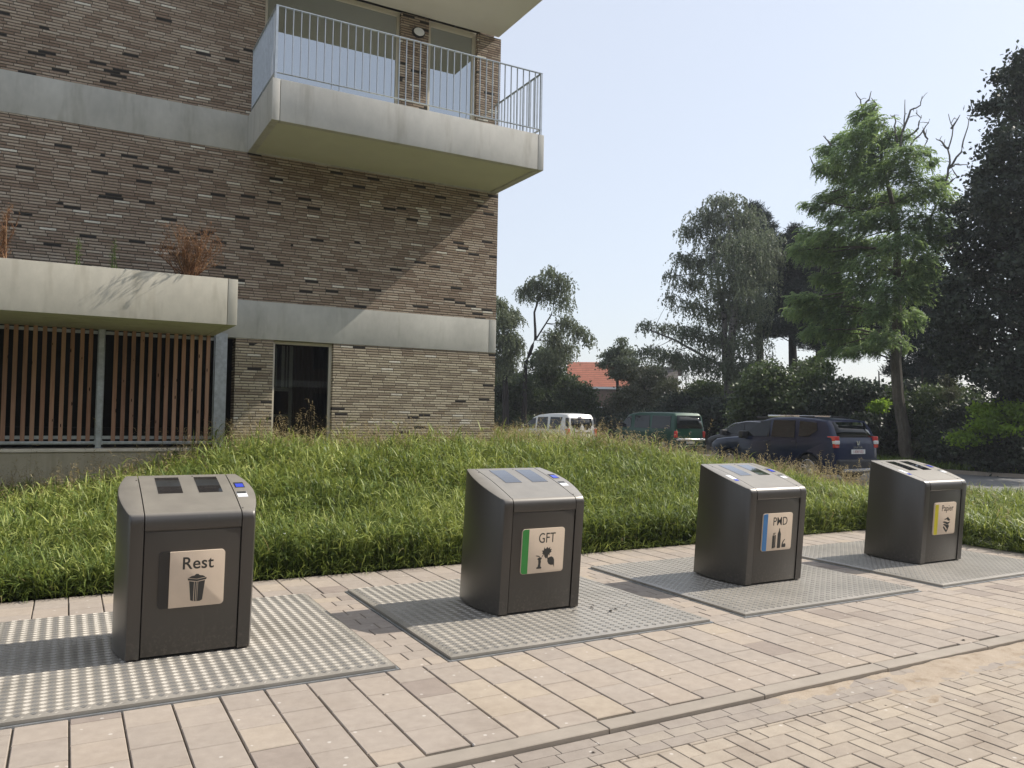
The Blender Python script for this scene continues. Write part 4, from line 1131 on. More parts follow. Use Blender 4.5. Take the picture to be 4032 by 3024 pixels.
SUV = dict(W=1.80, H=1.63, belt=1.08, x0=.10, x1=4.22, xmin=0, xmax=4.32, wheels=(.82, 3.49), ra=.385, wr=.345,
  front=[(4.30, .36), (4.32, .62), (4.26, .86), (4.02, .98), (3.55, 1.04), (3.06, 1.08)], roof=[(2.75, 1.30), (2.30, 1.56), (1.95, 1.615), (1.4, 1.63), (.75, 1.60), (.36, 1.555)],
  rear=[(.25, 1.42), (.10, 1.12), (.055, .96), (.04, .62), (.03, .40)], rbelt=1, tum=.17, plan=.12, paint=car_paint('dark_blue_paint', (.003, .011, .045), .0, .3),
  win=[[(2.98, 1.10), (2.42, 1.49), (2.10, 1.535), (2.06, 1.10)], [(1.98, 1.10), (2.02, 1.54), (1.30, 1.54), (1.22, 1.10)], [(1.10, 1.14), (1.15, 1.53), (.62, 1.49), (.56, 1.30), (.80, 1.14)]],
  handles=[(2.05, 2.22, .98), (1.12, 1.29, 1.0)], mirror=(2.86, 1.12), gaps=(3.05, 2.02, 1.16), cladding=True, rearfn=rear_suv)
make_car(SUV, (15.0, 8.47, -.01), R(91), 'dark blue estate car with roof rails, nearest of the parked cars')

# --- white people carrier
def rear_mpv(root, body, s, cross, Wd, wfac):
    cross((.150, 1.60), (.085, 1.08), .58, .64, M['carglass'], 'rear_window', .012); cross((3.35, 1.12), (2.72, 1.62), .66, .56, M['carglass'], 'windshield', .010)
    for sg in (1, -1):
        lens(root, .06, sg*(Wd-.10), .80, 1.14, .12, .20, M['taillight'], 'tail_light')
        b = MB(); b.box(.07, .26, sg*(Wd-.105)-.035, sg*(Wd-.105)+.035, 1.16, 1.62); b.build('corner_pillar', M['plastic'], root, bevel=.03)
    MB().box(.10, .16, -.10, .10, 1.70, 1.735).build('brake_light', M['taillight'], root)
    MB().tube([(.045, -.1, 1.02), (.06, .32, 1.14)], .012, 5).build('wiper', M['plastic'], root)
    MB().box(-.03, .2, -.80, .80, .32, .62).build('rear_bumper', M['plastic'], root, bevel=.05, seg=3)
    MB().box(.03, .05, -.26, .26, .80, .91).build('licence_plate', M['platew'], root)
    MB().box(.02, .06, -.45, .45, .95, .985).build('tailgate_trim', M['plastic'], root)
MPV = dict(W=1.75, H=1.80, belt=1.08, x0=.10, x1=4.26, xmin=0, xmax=4.36, wheels=(.80, 3.61), ra=.36, wr=.31,
  front=[(4.34, .36), (4.36, .60), (4.28, .84), (4.0, .96), (3.7, 1.03), (3.42, 1.08)], roof=[(3.05, 1.36), (2.68, 1.62), (2.3, 1.73), (1.6, 1.79), (.8, 1.80), (.28, 1.76)],
  rear=[(.14, 1.60), (.07, 1.08), (.05, .9), (.04, .6), (.03, .4)], rbelt=1, tum=.15, plan=.08, paint=car_paint('silver_white_paint', (.62, .62, .60), .1, .3),
  win=[[(3.30, 1.10), (2.72, 1.55), (2.45, 1.60), (2.42, 1.10)], [(2.28, 1.10), (2.34, 1.62), (1.58, 1.64), (1.52, 1.10)], [(1.34, 1.10), (1.38, 1.64), (.52, 1.64), (.62, 1.30), (.88, 1.10)]],
  handles=[(2.30, 2.46, .96), (1.38, 1.54, .96)], mirror=(3.15, 1.15), gaps=(2.36, 1.45), hm=M['plastic'], rearfn=rear_mpv)
make_car(MPV, (17.8, 24.74, sz(0, 24.7)), R(95.6), 'silver white people carrier beside the corner of the brick building')

# --- green van
def rear_van(root, body, s, cross, Wd, wfac):
    cross((.185, 1.80), (.075, 1.20), .70, .78, M['carglass'], 'rear_window', .012); cross((4.35, 1.22), (3.70, 1.80), .74, .62, M['carglass'], 'windshield', .010)
    for sg in (1, -1): lens(root, .05, sg*(Wd-.10), .78, 1.08, .13, .14, M['taillight'], 'tail_light')
    MB().box(-.06, .2, -.84, .84, .62, .73).build('rear_bumper', M['chrome'], root, bevel=.03, seg=3)
    MB().box(.0, .03, -.26, .26, .50, .61).build('licence_plate', M['platew'], root)
    e = MB().cyl((.035, 0, 1.02), (-1, 0, 0), .05, .02, 16); e.build('emblem', M['chrome'], root)
    MB().box(-.02, .12, -.80, .80, .40, .44).build('bumper_trim', M['chrome'], root)
VAN = dict(W=1.88, H=1.94, belt=1.16, x0=.10, x1=4.78, xmin=0, xmax=4.88, wheels=(.95, 3.95), ra=.37, wr=.33,
  front=[(4.86, .36), (4.88, .64), (4.82, .92), (4.68, 1.04), (4.55, 1.10), (4.42, 1.16)], roof=[(4.05, 1.52), (3.70, 1.80), (3.4, 1.89), (2.6, 1.94), (1.0, 1.94), (.32, 1.91)],
  rear=[(.18, 1.78), (.07, 1.16), (.05, .9), (.04, .7), (.03, .4)], rbelt=1, tum=.13, plan=.06, paint=car_paint('dark_green_paint', (.006, .05, .03), .1, .3),
  win=[[(4.26, 1.20), (3.74, 1.70), (3.42, 1.76), (3.38, 1.18)], [(3.10, 1.18), (3.14, 1.78), (1.98, 1.79), (1.94, 1.18)], [(1.76, 1.18), (1.78, 1.79), (.42, 1.77), (.38, 1.18)]],
  handles=[(3.14, 3.3, 1.0)], mirror=(4.10, 1.28), gaps=(3.26, 1.86), rearfn=rear_van)
make_car(VAN, (23.3, 23.9, sz(0, 24)), R(89.5), 'dark green passenger van parked between the white and blue cars', 'van', 'parked_van')

# --- dark hatchback half hidden behind the blue car
def rear_hatch(root, body, s, cross, Wd, wfac):
    cross((.35, 1.38), (.10, 1.06), .52, .60, M['carglass'], 'rear_window', .012); cross((3.25, 1.02), (2.45, 1.44), .64, .52, M['carglass'], 'windshield', .010)
    for sg in (1, -1):
        lens(root, .08, sg*(Wd-.08), .80, 1.0, .14, .2, M['taillight'], 'tail_light')
        t_ = MB(); y_ = sg*(Wd*.91); t_.tube([(3.22, sg*(Wd*1.0), 1.06), (2.62, sg*(Wd*.935), 1.40), (1.9, sg*(Wd*.905), 1.50), (1.0, sg*(Wd*.90), 1.48)], .012, 5); t_.build('window_trim', M['chrome'], root)
    MB().box(.0, .2, -.78, .78, .3, .6).build('rear_bumper', M['plastic'], root, bevel=.05)
HAT = dict(W=1.80, H=1.56, belt=1.0, x0=.10, x1=4.16, xmin=0, xmax=4.26, wheels=(.78, 3.38), ra=.36, wr=.32,
  front=[(4.24, .36), (4.26, .56), (4.18, .76), (3.95, .86), (3.6, .94), (3.32, 1.0)], roof=[(2.85, 1.26), (2.45, 1.44), (2.1, 1.52), (1.5, 1.56), (.9, 1.54), (.42, 1.46)],
  rear=[(.28, 1.34), (.10, 1.02), (.05, .9), (.04, .6), (.03, .4)], rbelt=1, tum=.15, plan=.12, paint=car_paint('black_paint', (.007, .008, .012), 0, .3),
  win=[[(3.18, 1.03), (2.55, 1.38), (2.10, 1.45), (2.05, 1.03)], [(1.95, 1.03), (2.0, 1.46), (1.1, 1.45), (1.0, 1.03)]],
  handles=[(2.0, 2.16, .92)], mirror=(3.02, 1.05), gaps=(2.0,), rearfn=rear_hatch)
make_car(HAT, (20.9, 15.3, sz(0, 16)), R(88.5), 'black car half hidden behind the dark blue car')

# ------------------------------------------------------------ houses in the distance
def roof_tiles(name, c):
    t = NT(name); p = t.pos(); sp = t.n('SeparateXYZ'); t.l(p, sp.inputs[0])
    fz = t.math('FRACT', t.math('MULTIPLY', sp.outputs[2], 5)); n = t.noise(1.2, 4, .7, p); n2 = t.noise(7, 2, .6, p)
    cc = t.ramp(t.math('ADD', t.math('MULTIPLY', n.outputs[0], .6), t.math('MULTIPLY', n2.outputs[0], .4)), [(.3, tuple(x*.6 for x in c)), (.6, c), (.8, tuple(min(1, x*1.3) for x in c))])
    cc = t.mix(t.math('LESS_THAN', fz, .22), cc, tuple(x*.35 for x in c)); t.set(cc, .8, 0, .3); return t.m
def house(A, B, zr, ze, depth, cr, lab, chim=None):
    """ridge runs from A to B (xy); eaves on the camera side"""
    A = Vector((A[0], A[1], 0)); B = Vector((B[0], B[1], 0)); d = (B-A); L = d.length; ang = math.atan2(d.y, d.x)
    root = empty('brick_house', A, ang); tag(root, lab, 'house')
    MB().box(.2, L-.2, -depth+.25, depth-.25, -.5, ze).build('wall', flat('house_brick', (.20, .13, .10), .9, var=.2, vs=2), root)
    g_ = MB(); g_.prism([(-depth, ze-.1), (0, zr), (depth, ze-.1), (depth, ze+.05), (0, zr+.18), (-depth, ze+.05)], 'x', 0, L); ro = g_.build('roof', roof_tiles('roof_tiles', cr), root)
    MB().prism([(-depth+.3, ze-.15), (depth-.3, ze-.15), (0, zr-.05)], 'x', .21, L-.21).build('gable', flat('gable_brick', (.20, .13, .10), .9), root)
    MB().box(-.05, L+.05, -depth-.14, -depth-.005, ze-.16, ze+.04).build('gutter', M['white'], root)
    for t_ in range(1, int(L/3.2)):
        x_ = t_*3.2; f = MB().box(x_-.6, x_+.6, -depth+.17, -depth+.24, 1.0, 2.3).build('window', M['white'], root); MB().box(x_-.52, x_+.52, -depth+.16, -depth+.168, 1.08, 2.22).build('pane', M['carglass'], f)
    if chim is not None: MB().box(chim-.45, chim+.45, -.4, .4, zr-.6, zr+1.3).build('chimney', flat('chimney_brick', (.12, .09, .08), .9), ro)
    return root
a = P(2235, 1440, 80); c = P(2490, 1446, 80)
house((a.x, a.y), (c.x, c.y), a.z+.2, 4.1, 5, (.34, .115, .065), 'house with red tiled roof behind the trees above the white car')
a = P(2485, 1452, 72); c = P(2668, 1470, 72)
house((a.x, a.y), (c.x, c.y), a.z-.0, 3.4, 4.5, (.10, .085, .075), 'house with dark roof and chimney behind the big birch', chim=4.0)

# ------------------------------------------------------------ trees
BARK = {}
def bark(name, c, spots=False):
    t = NT(name); p = t.pos((1, 1, .35)); n = t.noise(9, 5, .7, p); cc = t.ramp(n.outputs[0], [(.3, tuple(x*.5 for x in c)), (.7, tuple(x*1.25 for x in c))])
    if spots:
        n2 = t.noise(3.5, 3, .7, t.pos((1, 1, 1.8))); cc = t.mix(t.math('GREATER_THAN', n2.outputs[0], .56), cc, (.03, .028, .025))
    t.set(cc, .9, 0, .2); t.bump(n.outputs[0], .8, .03); return t.m
BARK['grey'] = bark('grey_bark', (.14, .125, .105)); BARK['dark'] = bark('dark_bark', (.035, .03, .028)); BARK['birch'] = bark('birch_bark', (.16, .155, .15), True); BARK['dead'] = bark('bare_wood', (.15, .14, .13))
FOL = {
 'birch': foliage('birch_leaf', (.050, .066, .045), (.105, .130, .085), (.19, .22, .15), .35, (.20, .24, .13), .5, .5),
 'willow': foliage('weeping_leaf', (.055, .070, .045), (.115, .14, .085), (.20, .23, .14), .35, (.22, .26, .13), .5, .5),
 'pine': foliage('pine_needle', (.012, .020, .020), (.028, .042, .038), (.055, .075, .062), .1, (.03, .05, .03), .6, .5, .15),
 'locust': foliage('locust_leaf', (.075, .13, .075), (.175, .265, .135), (.33, .43, .17), .45, (.34, .46, .10), .5, .8),
 'dark': foliage('dark_leaf', (.014, .021, .018), (.033, .046, .034), (.09, .115, .07), .18, (.04, .06, .03), .5, .5, .2),
 'shrub': foliage('shrub_leaf', (.022, .036, .018), (.06, .088, .038), (.14, .18, .075), .28, (.10, .15, .04), .5, .7),
 'olive': foliage('olive_shrub_leaf', (.042, .050, .030), (.09, .10, .06), (.17, .18, .11), .25, (.13, .15, .06), .5, .7),
 'lime': foliage('lime_leaf', (.045, .085, .014), (.12, .21, .025), (.26, .38, .04), .5, (.30, .46, .04), .5, 1.4),
}
def rdirs(n): return unit(rng.normal(size=(n, 3)))
def leafquads(C, d, L, W):
    """rhombic leaves: centre C, direction d"""
    n = len(C); s_ = unit(np.cross(d, rdirs(n))); h = d*L[:, None]*.5; w_ = s_*W[:, None]*.5
    return np.stack([C-h, C+w_-h*.1, C+h, C-w_-h*.1], 1)

def tree(name, label, cat, D, trunks, clumps, fol, bk, mode='leaf', leaf=.16, dens=1.0, depth=.55, rad=.16, group=None, dead=None, bdens=1, base_z=None, seed=1, swell=1.0):
    """trunks: lists of (u,v,D-offset,r); clumps: (u,v,ru,rv[,density]) sizes in photo px at distance D. Everything becomes real 3D at that distance."""
    rs = random.Random(seed)
    k = D/F_PX*1.0
    t0 = trunks[0][0]; b0 = P(t0[0], t0[1], D+t0[2]); root = empty(name, (b0.x, b0.y, b0.z)); tag(root, label, cat, group)
    fw = Vector((math.sin(YAW), math.cos(YAW), 0)); cs = []
    for c in clumps:
        u, v, ru, rv = c[:4]; de = c[4] if len(c) > 4 else 1
        uc = trunks[0][len(trunks[0])//2][0]
        env = max(.25, 1-abs(u-uc)*k/6.0)
        off = rs.uniform(-1, 1)*depth*env*3.0
        if len(c) > 5: off = c[5]
        cs.append((P(u, v, D+off), ru*k*swell, rv*k*swell, de, off))
    tb = MB(); tpts = []
    for tr in trunks:
        pts = [P(u, v, D+o) for u, v, o, r in tr]; rr = [r for *_, r in tr]
        # subdivide + wobble
        P2 = []; R2 = []
        for i in range(len(pts)-1):
            for s_ in range(3):
                t = s_/3; P2.append(pts[i].lerp(pts[i+1], t)+Vector((rs.uniform(-1, 1), rs.uniform(-1, 1), 0))*rr[i]*.18*(0 if (i == 0 and s_ == 0) else 1)); R2.append(rr[i]*(1-t)+rr[i+1]*t)
        P2.append(pts[-1]); R2.append(rr[-1]); tb.tube(P2, R2, 9); tpts += list(zip(P2, R2))
    # limbs to clumps
    for (c, rx, rz_, de, off) in cs:
        best = min(tpts, key=lambda q_: (q_[0]-c).length+abs(min(0, c.z-q_[0].z+ (c-q_[0]).xy.length*.35))*1.5)
        p0, r0 = best; mid = p0.lerp(c, .5)+Vector((rs.uniform(-.2, .2), rs.uniform(-.2, .2), rs.uniform(.0, .35)))*(c-p0).length*.3
        r1 = min(r0*.5, .02+.012*(c-p0).length); tb.tube([p0, p0.lerp(mid, .5), mid, mid.lerp(c, .6), c], [r1, r1*.8, r1*.6, r1*.4, .01], 5)
        for _ in range(int(3*bdens)):
            e = c+Vector((rs.uniform(-1, 1)*rx, rs.uniform(-1, 1)*rx, rs.uniform(-.6, .9)*rz_)); tb.tube([mid.lerp(c, .5), c.lerp(e, .4), e], [r1*.3, r1*.2, .006], 4)
    tb.build('trunk', bk, root, smooth=True).location = (-b0.x, -b0.y, -b0.z)
    # foliage
    Q = []; Rn = []
    for (c, rx, rz_, de, off) in cs:
        if mode == 'frond': rz_ = rz_*1.12+.03; c = c-Vector((0, 0, rs.uniform(-.12, .15)))
        vol = rx*rx*rz_; cn = np.array(tuple(c)); rv3 = np.array([rx, rx*.95, rz_])
        if mode in ('leaf', 'dark'):
            ntw = max(16, int(170*dens*de*(vol**.62)/ (leaf/.16)**1.2)); per = 26
            d = rdirs(ntw); r = rng.uniform(.25, 1.08, ntw)**.55; tw = cn+d*r[:, None]*rv3
            ctr = np.repeat(tw, per, 0)+rng.normal(0, 1, (ntw*per, 3))*np.array([1, 1, .55])*leaf*1.25
            dd = rdirs(len(ctr)); dd[:, 2] -= .25; dd = unit(dd); L = rng.uniform(.6, 1.25, len(ctr))*leaf
            Q.append(leafquads(ctr, dd, L, L*.62)); Rn.append(np.clip(np.repeat(rng.uniform(0, 1, ntw), per)*.6+rng.uniform(0, .4, len(ctr)), 0, 1))
        elif mode == 'weep':
            ns = max(14, int(260*dens*de*(vol**.6))); d = rdirs(ns); d[:, 2] = np.abs(d[:, 2])*1.0-.25; st = cn+d*(rng.uniform(.2, 1.05, ns)[:, None])*rv3
            Ls = rng.uniform(.5, 1.25, ns)*max(.7, rz_*1.3); per = 26; sw_ = rng.normal(0, .18, (ns, 2)); t = rng.uniform(0, 1, (ns, per))
            arc = unit(rng.normal(size=(ns, 2)))*.28
            X = st[:, None, 0]+sw_[:, None, 0]*t+arc[:, None, 0]*np.sin(np.minimum(t*2.5, 1.57)); Y = st[:, None, 1]+sw_[:, None, 1]*t+arc[:, None, 1]*np.sin(np.minimum(t*2.5, 1.57)); Z = st[:, None, 2]-(t**1.25)*Ls[:, None]
            ctr = np.stack([X, Y, Z], -1).reshape(-1, 3)+rng.normal(0, .025, (ns*per, 3)); dd = rdirs(len(ctr))*.7; dd[:, 2] -= .9; dd = unit(dd); L = rng.uniform(.6, 1.2, len(ctr))*leaf
            Q.append(leafquads(ctr, dd, L, L*.5)); Rn.append(np.clip(np.repeat(rng.uniform(0, 1, ns), per)*.6+rng.uniform(0, .4, len(ctr)), 0, 1))
        elif mode == 'pine':
            ntw = max(16, int(170*dens*de*(vol**.62))); per = 40; d = rdirs(ntw); r = rng.uniform(.2, 1.05, ntw)**.5; tw = cn+d*r[:, None]*rv3
            dd = rdirs(ntw*per); dd[:, 2] = np.abs(dd[:, 2])*.8; dd = unit(dd); ctr = np.repeat(tw, per, 0)+dd*leaf*.75+rng.normal(0, 1, (ntw*per, 3))*leaf*.5; L = rng.uniform(.7, 1.2, len(ctr))*leaf
            Q.append(leafquads(ctr, dd, L*1.3, L*.22)); Rn.append(np.clip(np.repeat(rng.uniform(0, 1, ntw), per)*.7+rng.uniform(0, .3, len(ctr)), 0, 1))
        elif mode == 'frond':
            nf = max(30, int(560*dens*de*(vol**.62))); d = rdirs(nf); d[:, 2] = d[:, 2]*.9; r = rng.uniform(.2, 1.05, nf)**.6; st = cn+d*r[:, None]*rv3
            out = st-np.array(tuple(b0)); out[:, 2] = 0; out = unit(out); az = np.arctan2(out[:, 1], out[:, 0])+rng.normal(0, 1.0, nf)
            h = np.stack([np.cos(az), np.sin(az), np.zeros(nf)], 1); sd_ = np.stack([-np.sin(az), np.cos(az), np.zeros(nf)], 1)
            st = st-np.array([0, 0, 1])*((st[:, 2:3]-cn[2]) > 0)*0
            FL = rng.uniform(.25, .55, nf); npn = 8; ang0 = rng.uniform(-.6, .6, nf)
            pos_ = st.copy(); seg = (FL/npn)[:, None]; rv_ = rng.uniform(0, 1, nf)
            for q_ in range(npn):
                a_ = ang0-q_*rng.uniform(.12, .2); tdir = h*np.cos(a_)[:, None]+np.array([0, 0, 1])*np.sin(a_)[:, None]; pos_ = pos_+tdir*seg
                ll = leaf*(1-abs(q_-3)/8)
                for sg in (1, -1):
                    dd = unit(sd_*sg*.9+tdir*.5+np.array([0, 0, -.35])+rng.normal(0, .12, (nf, 3))); C = pos_+dd*ll*.5
                    wv = unit(np.cross(dd, np.cross(h, sd_)+rng.normal(0, .3, (nf, 3)))); hL = dd*ll*.5; wW = wv*ll*.24
                    Q.append(np.stack([C-hL, C+wW, C+hL, C-wW], 1)); Rn.append(np.clip(rv_*.7+rng.uniform(0, .3, nf), 0, 1))
    Q = np.concatenate(Q)-np.array(tuple(b0)); o = quad_mesh('crown', Q, np.concatenate(Rn), fol, root)
    if dead:
        for pts in dead:
            db = MB()
            pp = [P(u, v, D+o_) for u, v, o_ in pts]; n_ = len(pp); rr = [.045*(1-.75*i/(n_-1)) for i in range(n_)]
            P2 = []; R2 = []
            for i in range(n_-1):
                for s_ in range(3): t = s_/3; P2.append(pp[i].lerp(pp[i+1], t)+Vector((rs.uniform(-1, 1), rs.uniform(-1, 1), rs.uniform(-1, 1)))*.035); R2.append(rr[i]*(1-t)+rr[i+1]*t)
            P2.append(pp[-1]); R2.append(rr[-1]); db.tube(P2, R2, 5)
            for i in range(2, len(P2)-1, 2):
                e = P2[i]+Vector((rs.uniform(-1, 1), rs.uniform(-1, 1), rs.uniform(-.3, 1)))*.24; db.tube([P2[i], P2[i].lerp(e, .6)+Vector((0, 0, .03)), e], [.014, .010, .006], 4)
            db.build('bare_branch', BARK['dead'], root).location = (-b0.x, -b0.y, -b0.z)
    return root

# weeping birches beyond the corner of the building
tree('weeping_birch', 'tall thin weeping birch on the skyline just right of the brick building', 'tree', 46,
     [[(2060, 1690, 0, .17), (2070, 1430, 0, .12), (2108, 1330, 0, .085), (2104, 1230, 0, .06), (2150, 1090, 0, .03)], [(2108, 1340, 0, .05), (2170, 1240, 0, .04), (2200, 1120, .3, .02)]],
     [(2168, 1075, 42, 38), (2110, 1115, 48, 40), (2215, 1110, 42, 45), (2065, 1145, 35, 35), (2160, 1150, 60, 40, .7), (2225, 1180, 35, 45, .7), (2230, 1265, 45, 35), (2180, 1320, 50, 40), (2285, 1300, 40, 30), (2320, 1325, 26, 26, .8), (2215, 1360, 60, 45), (2150, 1400, 60, 40, .8)],
     FOL['willow'], BARK['dark'], 'weep', .12, .6, .35, seed=3, swell=1.15)
tree('weeping_birch', 'weeping birch partly hidden by the brick corner', 'tree', 44,
     [[(1990, 1690, 0, .2), (1990, 1450, 0, .15), (1975, 1250, 0, .06)]],
     [(1965, 1190, 30, 35), (1985, 1250, 40, 40), (2020, 1240, 28, 40), (1990, 1330, 50, 45), (2030, 1350, 30, 50), (1980, 1420, 60, 50), (1900, 1280, 60, 60), (1880, 1400, 70, 60)],
     FOL['willow'], BARK['dark'], 'weep', .12, 1.1, .3, seed=4, swell=1.15)
# big birch in the middle
tree('birch_tree', 'large dark birch with drooping twigs in the middle of the tree line', 'tree', 45,
     [[(2870, 1740, 0, .30), (2868, 1480, 0, .26), (2890, 1250, 0, .20), (2905, 1080, 0, .13), (2860, 850, 0, .05)], [(2862, 1500, 0, .18), (2850, 1250, .4, .15), (2810, 1000, .6, .06)], [(2840, 1440, 0, .09), (2740, 1385, -.5, .07), (2650, 1335, -.8, .05), (2530, 1290, -1, .03)]],
     [(2850, 790, 70, 32), (2780, 850, 62, 40), (2870, 865, 80, 45), (2940, 850, 55, 45), (2725, 905, 50, 34, .8), (2830, 950, 80, 42), (2930, 960, 80, 55), (3020, 940, 50, 50), (3045, 1010, 40, 50),
      (2690, 1010, 40, 26, .8), (2770, 1030, 75, 38), (2880, 1060, 80, 48), (2985, 1060, 60, 55), (2645, 1085, 30, 26, .6), (2740, 1110, 70, 36, .8), (2850, 1150, 70, 45), (2960, 1160, 70, 50, .8),
      (2640, 1170, 34, 26, .5), (2730, 1205, 60, 34, .7), (2830, 1240, 70, 40, .9), (2950, 1260, 80, 45, .7), (2545, 1275, 34, 22, .6), (2620, 1285, 50, 26, .6), (2710, 1300, 60, 34, .8), (2800, 1330, 70, 40, .9), (2930, 1350, 80, 45, .8),
      (2560, 1380, 60, 30, .7), (2650, 1400, 60, 32, .8), (2750, 1420, 70, 36), (2880, 1440, 80, 40), (3000, 1440, 70, 40, .7)],
     FOL['birch'], BARK['birch'], 'weep', .12, .50, .6, seed=5, swell=1.35)
# pines
tree('pine_tree', 'dark pine showing its top over the right shoulder of the big birch', 'tree', 54,
     [[(3000, 1740, 0, .3), (2990, 1300, 0, .22), (2975, 850, 0, .06)]],
     [(2965, 825, 30, 22), (2995, 865, 34, 26), (3020, 915, 40, 32), (2960, 930, 60, 40), (2980, 1020, 70, 45), (2900, 1000, 60, 40), (2960, 1120, 80, 50), (3030, 1220, 70, 34, .8), (2920, 1230, 70, 40)],
     FOL['pine'], BARK['dark'], 'pine', .22, 1.0, .6, seed=6)
tree('pine_tree', 'broad dark pine with bare lower trunk left of the green locust', 'tree', 48,
     [[(3120, 1700, 0, .27), (3122, 1450, 0, .25), (3125, 1150, 0, .15), (3132, 920, 0, .05)]],
     [(3132, 915, 18, 26), (3088, 960, 32, 26), (3150, 985, 36, 34), (3105, 1030, 46, 34), (3170, 1070, 50, 44), (3080, 1120, 62, 36), (3150, 1160, 70, 36), (3060, 1200, 55, 26, .8), (3110, 1290, 85, 28), (3030, 1310, 50, 22, .8), (3190, 1260, 60, 36)],
     FOL['pine'], BARK['dark'], 'pine', .20, 1.0, .5, seed=7, swell=1.2)
tree('pine_tree', 'dark pine standing behind the green locust crown', 'tree', 46,
     [[(3230, 1720, 0, .30), (3232, 1450, 0, .26), (3225, 1200, 0, .15), (3240, 950, 0, .06)]],
     [(3240, 980, 50, 40), (3230, 1080, 70, 46), (3290, 1180, 70, 40), (3220, 1260, 80, 36), (3290, 1330, 80, 34), (3200, 1350, 60, 22, .7), (3380, 1340, 80, 40), (3450, 1260, 70, 50)],
     FOL['pine'], BARK['dark'], 'pine', .20, 1.0, .5, seed=8, swell=1.25)
# green locust
LOC = [(3440, 425, 24, 26), (3400, 470, 34, 30), (3450, 490, 40, 34), (3330, 545, 38, 22), (3395, 540, 44, 34), (3455, 560, 44, 36), (3270, 590, 40, 18), (3350, 605, 60, 34), (3440, 630, 62, 38), (3530, 545, 44, 34), (3560, 600, 46, 34), (3620, 610, 30, 14), (3655, 640, 26, 12),
 (3270, 645, 50, 22), (3340, 690, 60, 32), (3430, 710, 60, 38), (3520, 670, 56, 40), (3590, 680, 40, 30), (3260, 760, 32, 14), (3320, 765, 56, 28), (3410, 790, 66, 36), (3510, 770, 60, 38), (3590, 770, 40, 34), (3690, 720, 26, 26), (3660, 760, 40, 34), (3720, 800, 36, 34),
 (3195, 815, 26, 10, .8), (3240, 825, 30, 14), (3300, 845, 50, 24), (3390, 870, 66, 34), (3490, 865, 60, 36), (3600, 860, 60, 40), (3690, 870, 56, 36), (3200, 920, 46, 22), (3270, 930, 56, 30), (3360, 950, 66, 36), (3460, 960, 66, 38), (3560, 950, 62, 38), (3660, 960, 56, 40), (3730, 930, 30, 30),
 (3160, 980, 34, 26), (3230, 1000, 50, 34), (3320, 1030, 62, 36), (3420, 1050, 62, 38), (3530, 1050, 62, 40), (3640, 1060, 50, 40), (3250, 1080, 36, 26), (3320, 1110, 56, 34), (3420, 1140, 62, 38), (3520, 1150, 56, 40), (3620, 1150, 48, 40),
 (3320, 1150, 24, 26), (3145, 1175, 34, 14), (3190, 1185, 40, 20), (3260, 1180, 46, 26), (3130, 1225, 26, 16), (3190, 1235, 50, 26), (3280, 1240, 56, 32), (3380, 1235, 60, 36), (3480, 1235, 56, 36), (3580, 1240, 44, 36),
 (3220, 1300, 50, 24), (3310, 1310, 56, 30), (3400, 1320, 50, 30), (3490, 1320, 44, 30), (3550, 1350, 26, 26), (3290, 1365, 40, 18), (3370, 1375, 40, 16), (3450, 1370, 30, 20)]
z6 = lambda a, b, o=0: (2900+a/1.508, 200+b/1.508, o)
DEAD = [[z6(965, 640), z6(985, 480), z6(1000, 380), z6(1000, 290)], [z6(985, 480), z6(1035, 350), z6(1090, 330), z6(1103, 268)], [z6(950, 560), z6(942, 470), z6(940, 400), z6(915, 380)],
 [z6(1005, 640), z6(1040, 560), z6(1105, 475), z6(1147, 405)], [z6(1105, 475), z6(1132, 520), z6(1108, 580)], [z6(1000, 520, .5), z6(1080, 460, .5), z6(1095, 400, .5), z6(1065, 368, .5)],
 [z6(1240, 810), z6(1262, 700), z6(1258, 590), z6(1278, 460), z6(1258, 375)], [z6(1262, 700), z6(1335, 600), z6(1358, 500), z6(1395, 370)], [z6(1278, 460), z6(1328, 380)], [z6(1262, 700), z6(1300, 672), z6(1380, 676)],
 [z6(1258, 580), z6(1220, 545), z6(1183, 520)], [z6(1250, 800), z6(1305, 745), z6(1275, 690)], [z6(760, 420), z6(740, 320), z6(706, 245)], [z6(745, 340), z6(790, 290), z6(800, 240)], [z6(790, 400), z6(826, 320), z6(800, 280)], [z6(530, 745), z6(462, 695), z6(435, 625)], [z6(560, 560), z6(515, 505)], [z6(905, 510), z6(850, 425)], [z6(740, 940), z6(600, 915), z6(450, 890)]]
tree('locust_tree', 'bright green locust tree with bare top branches, rising behind the Papier container', 'tree', 32,
     [[(3578, 1815, 0, .24), (3545, 1640, 0, .20), (3528, 1420, 0, .19), (3535, 1150, 0, .15), (3535, 900, 0, .11), (3470, 620, 0, .05), (3430, 440, 0, .02)], [(3535, 1150, 0, .10), (3610, 980, .3, .07), (3700, 780, .5, .03)]],
     LOC, FOL['locust'], BARK['grey'], 'frond', .12, 1.15, .62, dead=DEAD, bdens=.8, seed=9, swell=1.12)
